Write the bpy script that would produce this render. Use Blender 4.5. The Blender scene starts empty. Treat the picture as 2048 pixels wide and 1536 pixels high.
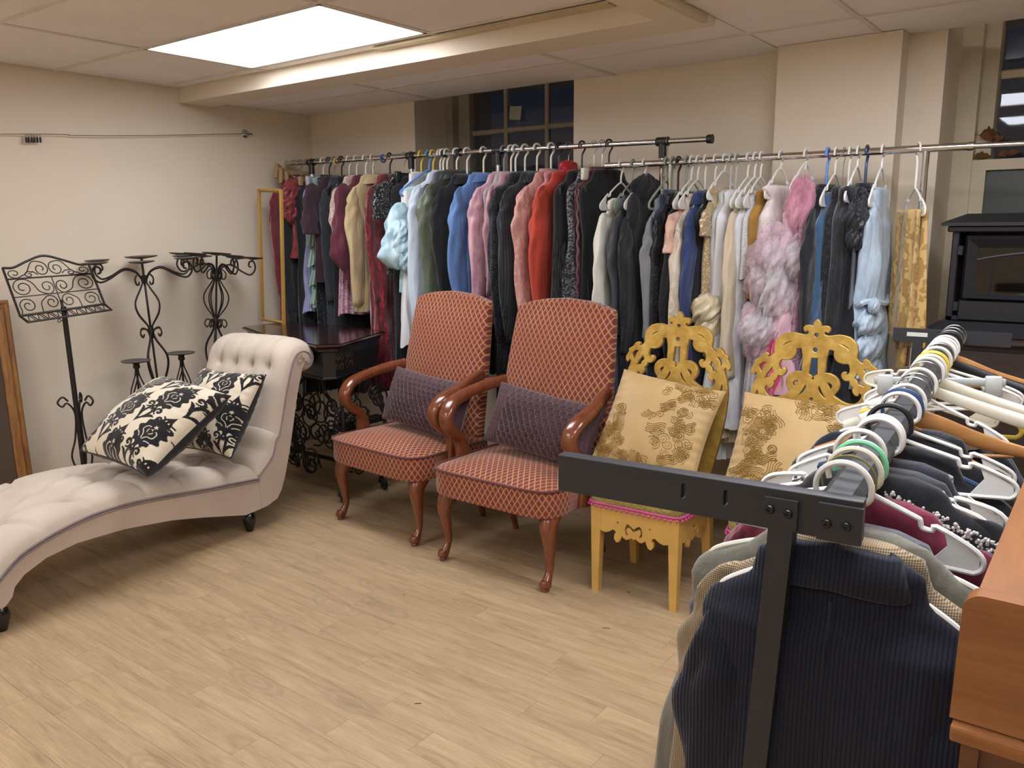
import bpy, bmesh, math, random
import numpy as np
from mathutils import Matrix, Vector
S = bpy.context.scene
COL = S.collection
R = math.radians
PI = math.pi
# ------------------------------------------------------------------ camera, world, exposure, lamps
FPX = 1640.0
CAM_H = 1.45
YAW, PITCH, ROLL = R(37.1), R(10.65), R(-0.4)
_f = np.array([-math.sin(YAW)*math.cos(PITCH), math.cos(YAW)*math.cos(PITCH), -math.sin(PITCH)])
_r = np.array([math.cos(YAW), math.sin(YAW), 0.0])
_u = np.cross(_r, _f)
_r, _u = math.cos(ROLL)*_r+math.sin(ROLL)*_u, -math.sin(ROLL)*_r+math.cos(ROLL)*_u
cam_d = bpy.data.cameras.new('camera')
cam_d.sensor_width = 36.0
cam_d.lens = FPX*36.0/2048.0
cam_d.clip_start = 0.02
cam = bpy.data.objects.new('camera', cam_d)
COL.objects.link(cam)
cam.matrix_world = Matrix(((_r[0], _u[0], -_f[0], 0), (_r[1], _u[1], -_f[1], 0), (_r[2], _u[2], -_f[2], CAM_H), (0, 0, 0, 1)))
S.camera = cam
S.view_settings.view_transform = 'Standard'
S.view_settings.look = 'None'
S.view_settings.exposure = 0.0
S.view_settings.gamma = 1.0
S.view_settings.use_curve_mapping = False
W = bpy.data.worlds.new('world')
S.world = W
W.use_nodes = True
W.node_tree.nodes['Background'].inputs[0].default_value = (0.010, 0.011, 0.016, 1)
W.node_tree.nodes['Background'].inputs[1].default_value = 1.0
PANEL_EMIT = 13.0            # brightness of the ceiling panel diffusers
PANEL_COL = (0.985, 1.0, 1.07)


def ray(px, py):
    v = ((px-1024)/FPX, -(py-768)/FPX)
    return _r*v[0]+_u*v[1]+_f


def at(px, py, x=None, y=None, z=None):
    """real-world point seen at photo pixel (px,py) on the plane x=.., y=.. or z=.."""
    d = ray(px, py)
    if x is not None: t = x/d[0]
    elif y is not None: t = y/d[1]
    else: t = (z-CAM_H)/d[2]
    return np.array([0, 0, CAM_H])+d*t


# ------------------------------------------------------------------ mesh helpers
def lin(c):
    """'#rrggbb' or sRGB 0-255 triple to linear rgba"""
    if isinstance(c, str):
        c = [int(c[i:i+2], 16) for i in (1, 3, 5)]
    o = []
    for k in c[:3]:
        k = k/255.0
        o.append(k/12.92 if k <= 0.04045 else ((k+0.055)/1.055)**2.4)
    return (o[0], o[1], o[2], 1.0)


def cr(pts, n=8, closed=False):
    """Catmull-Rom through pts, n steps a span"""
    P = np.array(pts, float)
    if closed: Q = np.vstack([P[-1:], P, P[:2]])
    else: Q = np.vstack([2*P[0]-P[1], P, 2*P[-1]-P[-2]])
    t = np.linspace(0, 1, n, endpoint=False)[:, None]
    out = []
    for i in range(len(Q)-3):
        a, b, c, d = Q[i:i+4]
        out.append(0.5*((2*b)+(-a+c)*t+(2*a-5*b+4*c-d)*t*t+(-a+3*b-3*c+d)*t**3))
    o = np.vstack(out)
    if not closed: o = np.vstack([o, P[-1:]])
    return o


def wm(o):
    m = o.matrix_basis.copy()
    return (wm(o.parent) @ m) if o.parent else m


class MB:
    def __init__(s):
        s.v, s.f, s.n = [], [], 0
        s.uv = None

    def add(s, verts, faces):
        V = np.asarray(verts, float).reshape(-1, 3)
        s.v.append(V)
        b = s.n
        s.f += [tuple(i+b for i in f) for f in faces]
        s.n += len(V)
        return s

    def box(s, lo, hi, rot=None, org=None):
        (a, b, c), (d, e, f) = lo, hi
        V = np.array([(a, b, c), (d, b, c), (d, e, c), (a, e, c), (a, b, f), (d, b, f), (d, e, f), (a, e, f)], float)
        if rot is not None:
            V = V @ np.array(rot).T
        if org is not None:
            V = V+np.array(org)
        return s.add(V, [(0, 3, 2, 1), (4, 5, 6, 7), (0, 1, 5, 4), (1, 2, 6, 5), (2, 3, 7, 6), (3, 0, 4, 7)])

    def rbox(s, lo, hi, r=0.004, seg=2, rot=None, org=None):
        bm = bmesh.new()
        bmesh.ops.create_cube(bm, size=1)
        lo, hi = np.array(lo, float), np.array(hi, float)
        for v in bm.verts:
            v.co = Vector((lo+hi)/2+np.array(v.co)*(hi-lo))
        bmesh.ops.bevel(bm, geom=bm.edges[:]+bm.verts[:], offset=r, segments=seg, profile=0.6, affect='EDGES')
        V = np.array([v.co[:] for v in bm.verts])
        bm.verts.index_update()
        F = [tuple(v.index for v in f.verts) for f in bm.faces]
        bm.free()
        if rot is not None: V = V @ np.array(rot).T
        if org is not None: V = V+np.array(org)
        return s.add(V, F)

    def loft(s, rings, caps=True, closed=True, cap0=None, cap1=None):
        n = len(rings[0]); m = len(rings)
        V = np.vstack([np.asarray(r, float) for r in rings])
        F = []
        k = n if closed else n-1
        for i in range(m-1):
            for j in range(k):
                j2 = (j+1) % n
                F.append((i*n+j, i*n+j2, (i+1)*n+j2, (i+1)*n+j))
        if caps and closed:
            if cap0 is not False: F.append(tuple(range(n-1, -1, -1)))
            if cap1 is not False: F.append(tuple((m-1)*n+j for j in range(n)))
        return s.add(V, F)

    def tube(s, path, r, n=8, caps=True, closed=False, flat=1.0, up=None):
        P = np.array(path, float); m = len(P)
        rr = np.full(m, r) if np.isscalar(r) else np.interp(np.linspace(0, 1, m), np.linspace(0, 1, len(r)), r)
        if closed: T = np.roll(P, -1, 0)-np.roll(P, 1, 0)
        else:
            T = np.gradient(P, axis=0)
        T /= np.linalg.norm(T, axis=1)[:, None]+1e-12
        if up is None:
            up = np.array([0, 0, 1.0]) if abs(T[0][2]) < 0.9 else np.array([1.0, 0, 0])
        N = np.cross(T[0], np.array(up, float)); N /= np.linalg.norm(N)
        rings = []
        a = np.linspace(0, 2*PI, n, endpoint=False)
        for i in range(m):
            N = N-T[i]*np.dot(N, T[i]); N /= np.linalg.norm(N)+1e-12
            B = np.cross(T[i], N)
            rings.append(P[i]+rr[i]*(np.cos(a)[:, None]*N*flat+np.sin(a)[:, None]*B))
        if closed:
            rings.append(rings[0])
            return s.loft(rings, caps=False)
        return s.loft(rings, caps=caps)

    def lathe(s, prof, n=16, org=(0, 0, 0), axis=None):
        a = np.linspace(0, 2*PI, n, endpoint=False)
        rings = []
        for r, z in prof:
            rings.append(np.column_stack([np.cos(a)*max(r, 1e-4), np.sin(a)*max(r, 1e-4), np.full(n, z)]))
        if axis is not None:
            q = Vector((0, 0, 1)).rotation_difference(Vector(axis)).to_matrix()
            M = np.array(q)
            rings = [r @ M.T for r in rings]
        rings = [r+np.array(org) for r in rings]
        return s.loft(rings)

    def sphere(s, c, r, n=8, m=6, sc=(1, 1, 1)):
        pr = [(r*math.sin(PI*i/m), -r*math.cos(PI*i/m)) for i in range(m+1)]
        a = np.linspace(0, 2*PI, n, endpoint=False)
        rings = [np.column_stack([np.cos(a)*max(q, 1e-4)*sc[0], np.sin(a)*max(q, 1e-4)*sc[1], np.full(n, z*sc[2])])+np.array(c) for q, z in pr]
        return s.loft(rings)

    def grid(s, P, closed_u=False):
        """P[nu,nv,3]"""
        nu, nv = P.shape[:2]
        F = []
        for i in range(nu-1 if not closed_u else nu):
            i2 = (i+1) % nu
            for j in range(nv-1):
                F.append((i*nv+j, i2*nv+j, i2*nv+j+1, i*nv+j+1))
        return s.add(P.reshape(-1, 3), F)

    def prism(s, poly, a0, a1, ax=0):
        """poly of 2-D points extruded along axis ax between a0 and a1; poly order is the two other axes"""
        n = len(poly)
        o = [i for i in (0, 1, 2) if i != ax]
        V = np.zeros((2*n, 3))
        for k, a in enumerate((a0, a1)):
            V[k*n:(k+1)*n, ax] = a
            V[k*n:(k+1)*n, o[0]] = [p[0] for p in poly]
            V[k*n:(k+1)*n, o[1]] = [p[1] for p in poly]
        F = [tuple(range(n)), tuple(range(2*n-1, n-1, -1))]
        for i in range(n):
            j = (i+1) % n
            F.append((i, i+n, j+n, j))
        return s.add(V, F)

    def verts(s):
        return np.vstack(s.v)

    def build(s, name, mat, parent=None, smooth=True, angle=40, world=False, uv=None, fix=True, col=None):
        me = bpy.data.meshes.new(name)
        V = s.verts()
        if world and parent is not None:
            M = np.array(wm(parent).inverted())
            V = V @ M[:3, :3].T+M[:3, 3]
        me.from_pydata(V.tolist(), [], s.f)
        if fix:
            bm = bmesh.new(); bm.from_mesh(me)
            bmesh.ops.recalc_face_normals(bm, faces=bm.faces)
            bm.to_mesh(me); bm.free()
        if smooth:
            me.polygons.foreach_set('use_smooth', [True]*len(me.polygons))
            if angle: me.set_sharp_from_angle(angle=R(angle))
        if uv is not None:
            set_uv(me, uv)
        if col is not None:
            ca = me.color_attributes.new('Col', 'FLOAT_COLOR', 'POINT')
            c4 = np.ones((len(V), 4), np.float32); c4[:, :3] = np.asarray(col)[:, :3]
            ca.data.foreach_set('color', c4.ravel())
        me.materials.append(mat)
        o = bpy.data.objects.new(name, me)
        COL.objects.link(o)
        if parent is not None: o.parent = parent
        return o


def set_uv(me, mode):
    """'box': planar by dominant normal, metres.  or an (nverts,2) array"""
    lay = me.uv_layers.new(name='UVMap')
    nl = len(me.loops)
    vi = np.zeros(nl, np.int32); me.loops.foreach_get('vertex_index', vi)
    if isinstance(mode, str):
        co = np.zeros(len(me.vertices)*3); me.vertices.foreach_get('co', co); co = co.reshape(-1, 3)
        uv = np.zeros((nl, 2))
        for p in me.polygons:
            n = p.normal; k = max(range(3), key=lambda i: abs(n[i]))
            o = (1, 2) if k == 0 else ((0, 2) if k == 1 else (0, 1))
            for li in p.loop_indices:
                c = co[vi[li]]
                uv[li] = (c[o[0]], c[o[1]])
    else:
        uv = np.asarray(mode)[vi]
    lay.data.foreach_set('uv', uv.ravel())


def thing(name, label, cat, loc=(0, 0, 0), rz=0.0, group=None, M=None, size=1.0):
    o = bpy.data.objects.new(name, None)
    o.empty_display_size = 0.05
    COL.objects.link(o)
    if M is not None: o.matrix_basis = M @ Matrix.Scale(size, 4)
    else:
        o.location = loc; o.rotation_euler = (0, 0, rz)
        o.matrix_basis = Matrix.Translation(Vector(loc)) @ Matrix.Rotation(rz, 4, 'Z') @ Matrix.Scale(size, 4)
    return tag(o, label, cat, group)


def tag(o, label, cat, group=None, kind=None):
    o['label'] = label; o['category'] = cat
    if group: o['group'] = group
    if kind: o['kind'] = kind
    return o


def struct(o):
    o['kind'] = 'structure'
    return o


def copy_tree(o, parent=None):
    c = o.copy(); COL.objects.link(c)
    if parent is not None: c.parent = parent
    for ch in list(o.children): copy_tree(ch, c)
    return c


def basis(n, up=(0, 0, 1)):
    n = np.array(n, float); n /= np.linalg.norm(n)
    x = np.cross(up, n); x /= np.linalg.norm(x)
    return x, np.cross(n, x), n


def frameM(c, x, y, n):
    return Matrix(((x[0], y[0], n[0], c[0]), (x[1], y[1], n[1], c[1]), (x[2], y[2], n[2], c[2]), (0, 0, 0, 1)))


# ------------------------------------------------------------------ node helpers
class NT:
    def __init__(s, name):
        s.m = bpy.data.materials.new(name)
        s.m.use_nodes = True
        s.t = s.m.node_tree
        s.b = s.t.nodes['Principled BSDF']

    def n(s, typ, **k):
        x = s.t.nodes.new(typ)
        for a, b in k.items():
            if a.startswith('i_'):
                a = a[2:]
                a = int(a) if a.isdigit() else a.replace('_', ' ')
                s.set(x.inputs[a], b)
            else: setattr(x, a, b)
        return x

    def set(s, sock, v):
        if isinstance(v, bpy.types.NodeSocket): s.t.links.new(v, sock)
        elif isinstance(v, bpy.types.Node): s.t.links.new(v.outputs[0], sock)
        else: sock.default_value = v

    def math(s, op, a, b=None, c=None, clamp=False):
        x = s.t.nodes.new('ShaderNodeMath'); x.operation = op; x.use_clamp = clamp
        for i, v in enumerate((a, b, c)):
            if v is not None: s.set(x.inputs[i], v)
        return x.outputs[0]

    def coord(s, which='Object', scale=None, rot=None):
        c = s.n('ShaderNodeTexCoord').outputs[which]
        if scale is not None or rot is not None:
            mp = s.n('ShaderNodeMapping')
            s.t.links.new(c, mp.inputs[0])
            if scale is not None: mp.inputs['Scale'].default_value = scale if not np.isscalar(scale) else (scale,)*3
            if rot is not None: mp.inputs['Rotation'].default_value = rot
            c = mp.outputs[0]
        return c

    def noise(s, vec, scale, detail=3, rough=0.5, dist=0.0):
        x = s.n('ShaderNodeTexNoise')
        s.t.links.new(vec, x.inputs['Vector'])
        x.inputs['Scale'].default_value = scale; x.inputs['Detail'].default_value = detail
        x.inputs['Roughness'].default_value = rough; x.inputs['Distortion'].default_value = dist
        return x.outputs[0]

    def vor(s, vec, scale, feature='F1', out='Distance', rnd=1.0):
        x = s.n('ShaderNodeTexVoronoi', feature=feature)
        s.t.links.new(vec, x.inputs['Vector'])
        x.inputs['Scale'].default_value = scale
        x.inputs['Randomness'].default_value = rnd
        return x.outputs[out]

    def wave(s, vec, scale, dist=0.0, det=2.0, dscale=1.0, direction='X', typ='BANDS'):
        x = s.n('ShaderNodeTexWave', wave_type=typ)
        if typ == 'BANDS': x.bands_direction = direction
        s.t.links.new(vec, x.inputs['Vector'])
        x.inputs['Scale'].default_value = scale; x.inputs['Distortion'].default_value = dist
        x.inputs['Detail'].default_value = det; x.inputs['Detail Scale'].default_value = dscale
        return x.outputs['Fac']

    def ramp(s, fac, stops, interp='LINEAR'):
        x = s.n('ShaderNodeValToRGB')
        x.color_ramp.interpolation = interp
        e = x.color_ramp.elements
        while len(e) < len(stops): e.new(0.5)
        for i, (p, c) in enumerate(stops):
            e[i].position = p; e[i].color = c if len(c) == 4 else (*c, 1)
        s.set(x.inputs[0], fac)
        return x.outputs[0]

    def mix(s, fac, a, b, blend='MIX'):
        x = s.n('ShaderNodeMix', data_type='RGBA', blend_type=blend)
        s.set(x.inputs[0], fac); s.set(x.inputs[6], a); s.set(x.inputs[7], b)
        return x.outputs[2]

    def xyz(s, vec):
        x = s.n('ShaderNodeSeparateXYZ'); s.t.links.new(vec, x.inputs[0])
        return x.outputs

    def bump(s, h, strength=0.3, dist=0.002):
        x = s.n('ShaderNodeBump')
        x.inputs['Strength'].default_value = strength; x.inputs['Distance'].default_value = dist
        s.set(x.inputs['Height'], h)
        s.t.links.new(x.outputs[0], s.b.inputs['Normal'])

    def p(s, **k):
        for a, v in k.items():
            s.set(s.b.inputs[a.replace('_', ' ')], v)
        return s


MATS = {}


def plain(name, c, rough=0.5, metal=0.0, bump=None, spec=0.5, coat=0.0, var=0.06):
    if name in MATS: return MATS[name]
    n = NT(name)
    col = lin(c)
    v = n.coord('Object')
    f = n.noise(v, 6, 4)
    dk = tuple(x*(1-var*1.5) for x in col[:3])+(1,); lt = tuple(min(1, x*(1+var)) for x in col[:3])+(1,)
    n.p(Base_Color=n.ramp(f, [(0.3, dk), (0.7, lt)]), Roughness=rough, Metallic=metal, Specular_IOR_Level=spec, Coat_Weight=coat)
    if bump: n.bump(n.noise(v, bump[0], 3), bump[1], bump[2] if len(bump) > 2 else 0.001)
    MATS[name] = n.m
    return n.m


def wood(name, c1, c2, axis='X', rough=0.3, scale=1.0, coat=0.2, vec='Object'):
    if name in MATS: return MATS[name]
    n = NT(name)
    st = {'X': (1.2, 14, 14), 'Y': (14, 1.2, 14), 'Z': (14, 14, 1.2)}[axis]
    v = n.coord(vec, tuple(k*scale for k in st))
    a = n.noise(v, 2.0, 6, 0.6, 0.6)
    b = n.noise(v, 9.0, 3, 0.7, 0.2)
    f = n.math('ADD', n.math('MULTIPLY', a, 0.65), n.math('MULTIPLY', b, 0.35))
    n.p(Base_Color=n.ramp(f, [(0.32, lin(c2)), (0.68, lin(c1))]), Roughness=rough, Coat_Weight=coat, Coat_Roughness=0.15)
    n.bump(b, 0.06, 0.001)
    MATS[name] = n.m
    return n.m


_fc = [0]


def fabric(c, kind='plain', c2=None, rough=0.85, sheen=0.25, name=None, var=0.12, scale=1.0, crease=True):
    """cloth with a fine weave; 'kind' picks the weave or the print"""
    _fc[0] += 1
    n = NT(name or ('fabric_%s_%d' % (kind, _fc[0])))
    col = lin(c); cb = lin(c2) if c2 else col
    v = n.coord('Object')
    dk = tuple(x*(1-var*1.8) for x in col[:3])+(1,); lt = tuple(min(1, x*(1+var)) for x in col[:3])+(1,)
    base = n.ramp(n.noise(v, 5, 4), [(0.3, dk), (0.7, lt)])
    h = n.noise(v, 260*scale, 2)
    bs, bd = 0.25, 0.001
    met = 0.0
    if kind == 'pinstripe':
        x = n.xyz(v)[0]
        st = n.math('LESS_THAN', n.math('FRACT', n.math('MULTIPLY', x, 70)), 0.12)
        base = n.mix(st, base, cb)
    elif kind == 'tweed':
        f = n.noise(v, 380, 1)
        base = n.mix(n.math('GREATER_THAN', f, 0.53), base, cb)
        base = n.mix(n.math('MULTIPLY', n.noise(v, 150, 2), 0.5), base, cb)
        h = f; bs = 0.5
    elif kind == 'check':
        o = n.xyz(v); k = 95*scale
        a = n.math('LESS_THAN', n.math('FRACT', n.math('MULTIPLY', o[0], k)), 0.5)
        b = n.math('LESS_THAN', n.math('FRACT', n.math('MULTIPLY', o[2], k)), 0.5)
        base = n.mix(n.math('MULTIPLY', n.math('ADD', a, b), 0.5), base, cb)
    elif kind == 'cord':
        x = n.xyz(v)[0]
        ph = n.math('FRACT', n.math('MULTIPLY', x, 165))
        h = n.math('SINE', n.math('MULTIPLY', ph, PI))
        base = n.mix(n.math('GREATER_THAN', h, 0.55), tuple(k*0.5 for k in col[:3])+(1,), base)
        bs, bd = 0.6, 0.002
    elif kind == 'sequin':
        vo = n.n('ShaderNodeTexVoronoi'); n.t.links.new(v, vo.inputs['Vector']); vo.inputs['Scale'].default_value = 190*scale
        rnd = n.xyz(vo.outputs['Color'])[0]
        base = n.mix(n.math('GREATER_THAN', rnd, 0.86), base, cb)
        h = rnd; bs, bd = 0.8, 0.004; rough = 0.3; met = 0.25
    elif kind == 'lace':
        f = n.vor(v, 75*scale, 'DISTANCE_TO_EDGE')
        g = n.noise(v, 40*scale, 2, 0.5, 2.0)
        base = n.mix(n.math('MULTIPLY', n.math('GREATER_THAN', f, 0.09), n.math('GREATER_THAN', g, 0.46)), base, cb)
        h = f; bs = 0.7
    elif kind == 'brocade':
        g = n.wave(v, 9*scale, 9, 2, 2.2, 'X')
        g2 = n.vor(v, 22*scale, 'SMOOTH_F1')
        m = n.math('GREATER_THAN', n.math('ADD', n.math('MULTIPLY', g, 0.6), g2), 0.72)
        base = n.mix(m, base, cb)
        h = n.math('ADD', m, n.math('MULTIPLY', h, 0.4)); bs, bd = 0.5, 0.002; rough = 0.5
    elif kind == 'paisley':
        g = n.wave(v, 14*scale, 12, 2, 2.5, 'Z')
        m = n.math('GREATER_THAN', g, 0.55)
        base = n.mix(m, base, cb); rough = 0.55
        base = n.mix(n.math('LESS_THAN', n.vor(v, 60*scale), 0.22), base, col)
    elif kind == 'crushed':
        f = n.noise(n.coord('Object', (1, 1, 0.35)), 42*scale, 5, 0.65, 1.5)
        base = n.ramp(f, [(0.32, tuple(x*0.35 for x in col[:3])+(1,)), (0.52, col), (0.72, cb)])
        h = f; bs, bd = 0.8, 0.004; rough = 0.45; sheen = 0.6
    elif kind == 'satin':
        f = n.noise(n.coord('Object', (1, 1, 0.5)), 16*scale, 3, 0.5, 1.2)
        h = f; bs, bd = 0.55, 0.012; rough = 0.3
        base = n.ramp(f, [(0.3, dk), (0.7, cb if c2 else lt)])
        sheen = 0.15
    elif kind == 'velvet':
        f = n.noise(v, 18, 3)
        base = n.ramp(f, [(0.3, dk), (0.7, lt)]); sheen = 0.9; rough = 0.9
    elif kind == 'shadow_stripe':
        x = n.xyz(v)[0]
        h = n.math('SINE', n.math('MULTIPLY', x, 420)); bs = 0.5
    elif kind == 'mottle':
        f = n.noise(v, 7*scale, 4, 0.6, 1.0)
        base = n.ramp(f, [(0.36, col), (0.62, cb)]); rough = 0.35
        h = n.noise(v, 22, 3); bs, bd = 0.5, 0.008
    n.p(Base_Color=base, Roughness=rough, Sheen_Weight=sheen, Sheen_Roughness=0.5, Metallic=met, Specular_IOR_Level=0.3)
    if kind in ('cord', 'satin', 'crushed', 'sequin') or not crease:
        n.bump(h, bs, bd)
    else:
        cr_ = n.noise(n.coord('Object', (1.0, 1.0, 0.45)), 15, 3, 0.55, 0.8)
        n.bump(n.math('MULTIPLY_ADD', h, 0.05, cr_), 0.5, 0.022)
    return n.m


WHITE_PL = plain('white_plastic', '#e4e3de', 0.35)
CREAM_PL = plain('cream_plastic', '#dfdbc8', 0.4)
BLACK_PL = plain('black_plastic', '#1c1c1f', 0.4)
GREY_PL = plain('grey_plastic', '#7d8088', 0.4)
BLUE_PL = plain('blue_plastic', '#5f92d8', 0.35)
YEL_PL = plain('yellow_plastic', '#dcc24a', 0.35)
MINT_PL = plain('mint_plastic', '#7fd0a4', 0.35)
GREEN_PL = plain('grey_green_plastic', '#8d9a8c', 0.4)
NAVY_PL = plain('navy_plastic', '#2c4468', 0.35)
CLEAR_PL = plain('clear_grey_plastic', '#b9bdbd', 0.15)
WIRE = plain('steel_wire', '#b4b2ae', 0.3, 1.0)
CHROME = plain('chrome', '#cfd0d2', 0.12, 1.0, var=0.02)
IRON = plain('dark_iron', '#2b2521', 0.5, 0.4, bump=(90, 0.3, 0.001))
BLACK_METAL = plain('black_powder_coat', '#2b2c30', 0.5, 0.1, bump=(420, 0.25, 0.0006))
HANG_WOOD = wood('hanger_wood', '#c08a52', '#a06c38', 'X', 0.35)
PALE_WOOD = wood('pale_wood', '#b99a74', '#98754e', 'X', 0.5)
YEL_WOOD = wood('yellow_wood', '#c9a052', '#a87f38', 'Z', 0.5)
# ------------------------------------------------------------------ the room
XL, YB = -4.613, 3.835          # left wall, back wall
XR, YF = 1.9, -2.6              # right wall and the wall behind the camera
ZC, ZR, ZBM = 2.28, 2.222, 2.196  # raised ceiling, lower ceiling, underside of the beam


def wall_mat():
    n = NT('painted_wall')
    v = n.coord('Object')
    n.p(Base_Color=n.ramp(n.noise(v, 1.3, 4), [(0.3, lin('#dacdb9')), (0.7, lin('#e0d4c0'))]), Roughness=0.75, Specular_IOR_Level=0.25)
    n.bump(n.noise(v, 90, 4, 0.6), 0.12, 0.002)
    return n.m


def tile_mat():
    n = NT('ceiling_tile_mineral_fibre')
    v = n.coord('Object')
    sp = n.math('LESS_THAN', n.vor(v, 60), 0.09)
    g = n.mix(n.math('MULTIPLY', sp, n.noise(v, 9, 2)), n.ramp(n.noise(v, 3, 3), [(0.3, lin('#e9e3dd')), (0.7, lin('#efe9e4'))]), lin('#9c9488'))
    n.p(Base_Color=g, Roughness=0.95, Specular_IOR_Level=0.1)
    n.bump(n.noise(v, 160, 4, 0.7), 0.35, 0.003)
    return n.m


def plank_mat():
    n = NT('vinyl_oak_plank')
    oi = n.n('ShaderNodeObjectInfo').outputs['Random']
    v = n.coord('Object')
    sh = n.n('ShaderNodeVectorMath', operation='ADD')
    n.t.links.new(v, sh.inputs[0])
    cb = n.n('ShaderNodeCombineXYZ'); n.set(cb.inputs[0], n.math('MULTIPLY', oi, 37.0)); n.set(cb.inputs[1], n.math('MULTIPLY', oi, 11.0))
    n.t.links.new(cb.outputs[0], sh.inputs[1])
    mp = n.n('ShaderNodeMapping'); n.t.links.new(sh.outputs[0], mp.inputs[0]); mp.inputs['Scale'].default_value = (1.1, 10, 10)
    a = n.noise(mp.outputs[0], 1.7, 5, 0.6, 1.4)
    mp2 = n.n('ShaderNodeMapping'); n.t.links.new(sh.outputs[0], mp2.inputs[0]); mp2.inputs['Scale'].default_value = (4, 95, 60)
    b = n.noise(mp2.outputs[0], 2.0, 4, 0.65, 0.3)
    f = n.math('ADD', n.math('MULTIPLY', a, 0.55), n.math('MULTIPLY', b, 0.45))
    c = n.ramp(f, [(0.28, lin('#7d684c')), (0.45, lin('#a68d6b')), (0.66, lin('#bba27f'))])
    kn = n.n('ShaderNodeMapping'); n.t.links.new(sh.outputs[0], kn.inputs[0]); kn.inputs['Scale'].default_value = (2.2, 7, 1)
    kd = n.vor(kn.outputs[0], 0.9)
    rg = n.math('SINE', n.math('MULTIPLY', n.math('ADD', kd, n.math('MULTIPLY', b, 0.06)), 70.0))
    km = n.math('MULTIPLY', n.math('LESS_THAN', kd, 0.30), n.math('MULTIPLY_ADD', rg, 0.085, 0.085))
    c = n.mix(km, c, lin('#6b573c'))
    t = n.math('MULTIPLY_ADD', oi, 0.09, 0.955)
    c = n.mix(1.0, c, n.n('ShaderNodeCombineColor', i_0=t, i_1=t, i_2=t).outputs[0], 'MULTIPLY')
    n.p(Base_Color=c, Roughness=n.math('MULTIPLY_ADD', b, 0.15, 0.45), Specular_IOR_Level=0.4)
    n.bump(b, 0.10, 0.001)
    return n.m


WALL = wall_mat(); TILE = tile_mat(); PLANK = plank_mat()
TBAR = plain('ceiling_grid_paint', '#d8d1c8', 0.6)
TRIMP = plain('old_cream_paint', '#c3b596', 0.6, bump=(40, 0.2, 0.002))
DARKGAP = plain('dark_subfloor', '#3a2f24', 0.9)

# floor: a slab, and on it planks one by one where the photo shows them
fl = struct(MB().box((XL-0.2, YF-0.2, -0.1), (XR+0.2, 4.5, -0.004)).build('floor', DARKGAP, smooth=False))
rng = random.Random(5)
pm = {}
PW = 0.1045
y = 0.55
row = 0
while y < YB:
    x = XL-rng.random()*0.85
    while x < 0.75:
        L = 0.915
        x0, x1 = max(x, XL), min(x+L, 0.95)
        if x1-x0 > 0.05:
            k = round(x1-x0, 3)
            w = min(PW, YB-y)
            key = (k, round(w, 3))
            if key not in pm:
                o = MB().box((0.0004, 0.0004, -0.005), (k-0.0004, w-0.0004, 0.0)).build('plank', PLANK, fl, smooth=False)
                pm[key] = o
            else:
                o = pm[key].copy(); COL.objects.link(o)
            o.location = (x0, y, 0)
        x += L
    y += PW; row += 1
o = MB().box((XL, YF, -0.005), (XR, 0.5495, 0)).box((0.951, 0.55, -0.005), (XR, YB, 0)).build('plank_field', PLANK, fl, smooth=False)
o['kind'] = 'stuff'

# walls
struct(MB().box((XL-0.15, YF-0.15, 0), (XL, 4.5, 2.6)).build('wall_left', WALL, smooth=False))
struct(MB().box((XR, YF-0.15, 0), (XR+0.15, 4.5, 2.6)).build('wall_right', WALL, smooth=False))
struct(MB().box((XL, YF-0.15, 0), (XR, YF, 2.6)).build('wall_front', WALL, smooth=False))
W1L, W1R = -3.637, -2.476      # window recess in the back wall
W2L, W2R = -0.700, 1.1
wb = MB()
wb.box((XL, YB, 0), (W1L, 4.6, 2.6))
wb.box((W1R, YB, 0), (W2L, 4.6, 2.6))
wb.box((W1L, YB, 0), (W1R, 4.6, 0.9))
wb.box((W2L, YB+0.012, 0), (W2R, 4.6, 0.9))
wb.box((W2R, YB, 0), (XR, 4.6, 2.6))
struct(wb.build('wall_back', WALL, smooth=False))
struct(MB().box((-1.345, 3.715, 0), (-0.842, YB, ZR+0.002)).build('wall_pillar', WALL, smooth=False))

# ceiling: backing, grid bars, tiles
ce = struct(MB().box((XL, YF, 2.36), (XR, YB, 2.4)).build('ceiling', TBAR, smooth=False))


def ceil_zone(xs, ys, z, skip=()):
    g = MB()
    for a in xs[1:-1]:
        g.box((a-0.012, ys[0], z-0.001), (a+0.012, ys[-1], z+0.018))
    for b in ys[1:-1]:
        g.box((xs[0], b-0.012, z-0.0015), (xs[-1], b+0.012, z+0.018))
    if g.n: g.build('grid_bar', TBAR, ce, smooth=False)
    for i in range(len(xs)-1):
        for j in range(len(ys)-1):
            if (i, j) in skip: continue
            s = 0.004
            o = MB().rbox((xs[i]+s, ys[j]+s, z+0.003+0.002*rng.random()), (xs[i+1]-s, ys[j+1]-s, z+0.02), 0.0015, 1)
            o.build('ceiling_tile', TILE, ce, smooth=False)


XA = [XL, -3.765, -2.525, -1.555]
YA = [YF, -2.10, -1.49, -0.88, -0.27, 0.34, 0.95, 1.56, 2.165, 2.768, 2.86]
ceil_zone(XA, YA, ZC, skip={(1, 8), (1, 4), (1, 1)})
ceil_zone([XL, -3.465, -2.23, -1.36], [3.085, 3.39, YB], ZR)
XB = [-1.36, -0.93, 0.29, 1.51, XR]
YBs = [YF, -2.09, -1.48, -0.87, -0.26, 0.35, 0.96, 1.57, 2.18, 2.79, 3.39, YB]
ceil_zone(XB, YBs, ZR, skip={(1, 8), (1, 6), (1, 2)})
# closes the gap above the window recesses
struct(MB().box((W1L-0.05, YB, 2.35), (W1R+0.05, 4.6, 2.6)).box((W2L-0.05, YB, 2.35), (W2R+0.05, 4.6, 2.6)).build('ceiling_recess', WALL, smooth=False))
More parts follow.
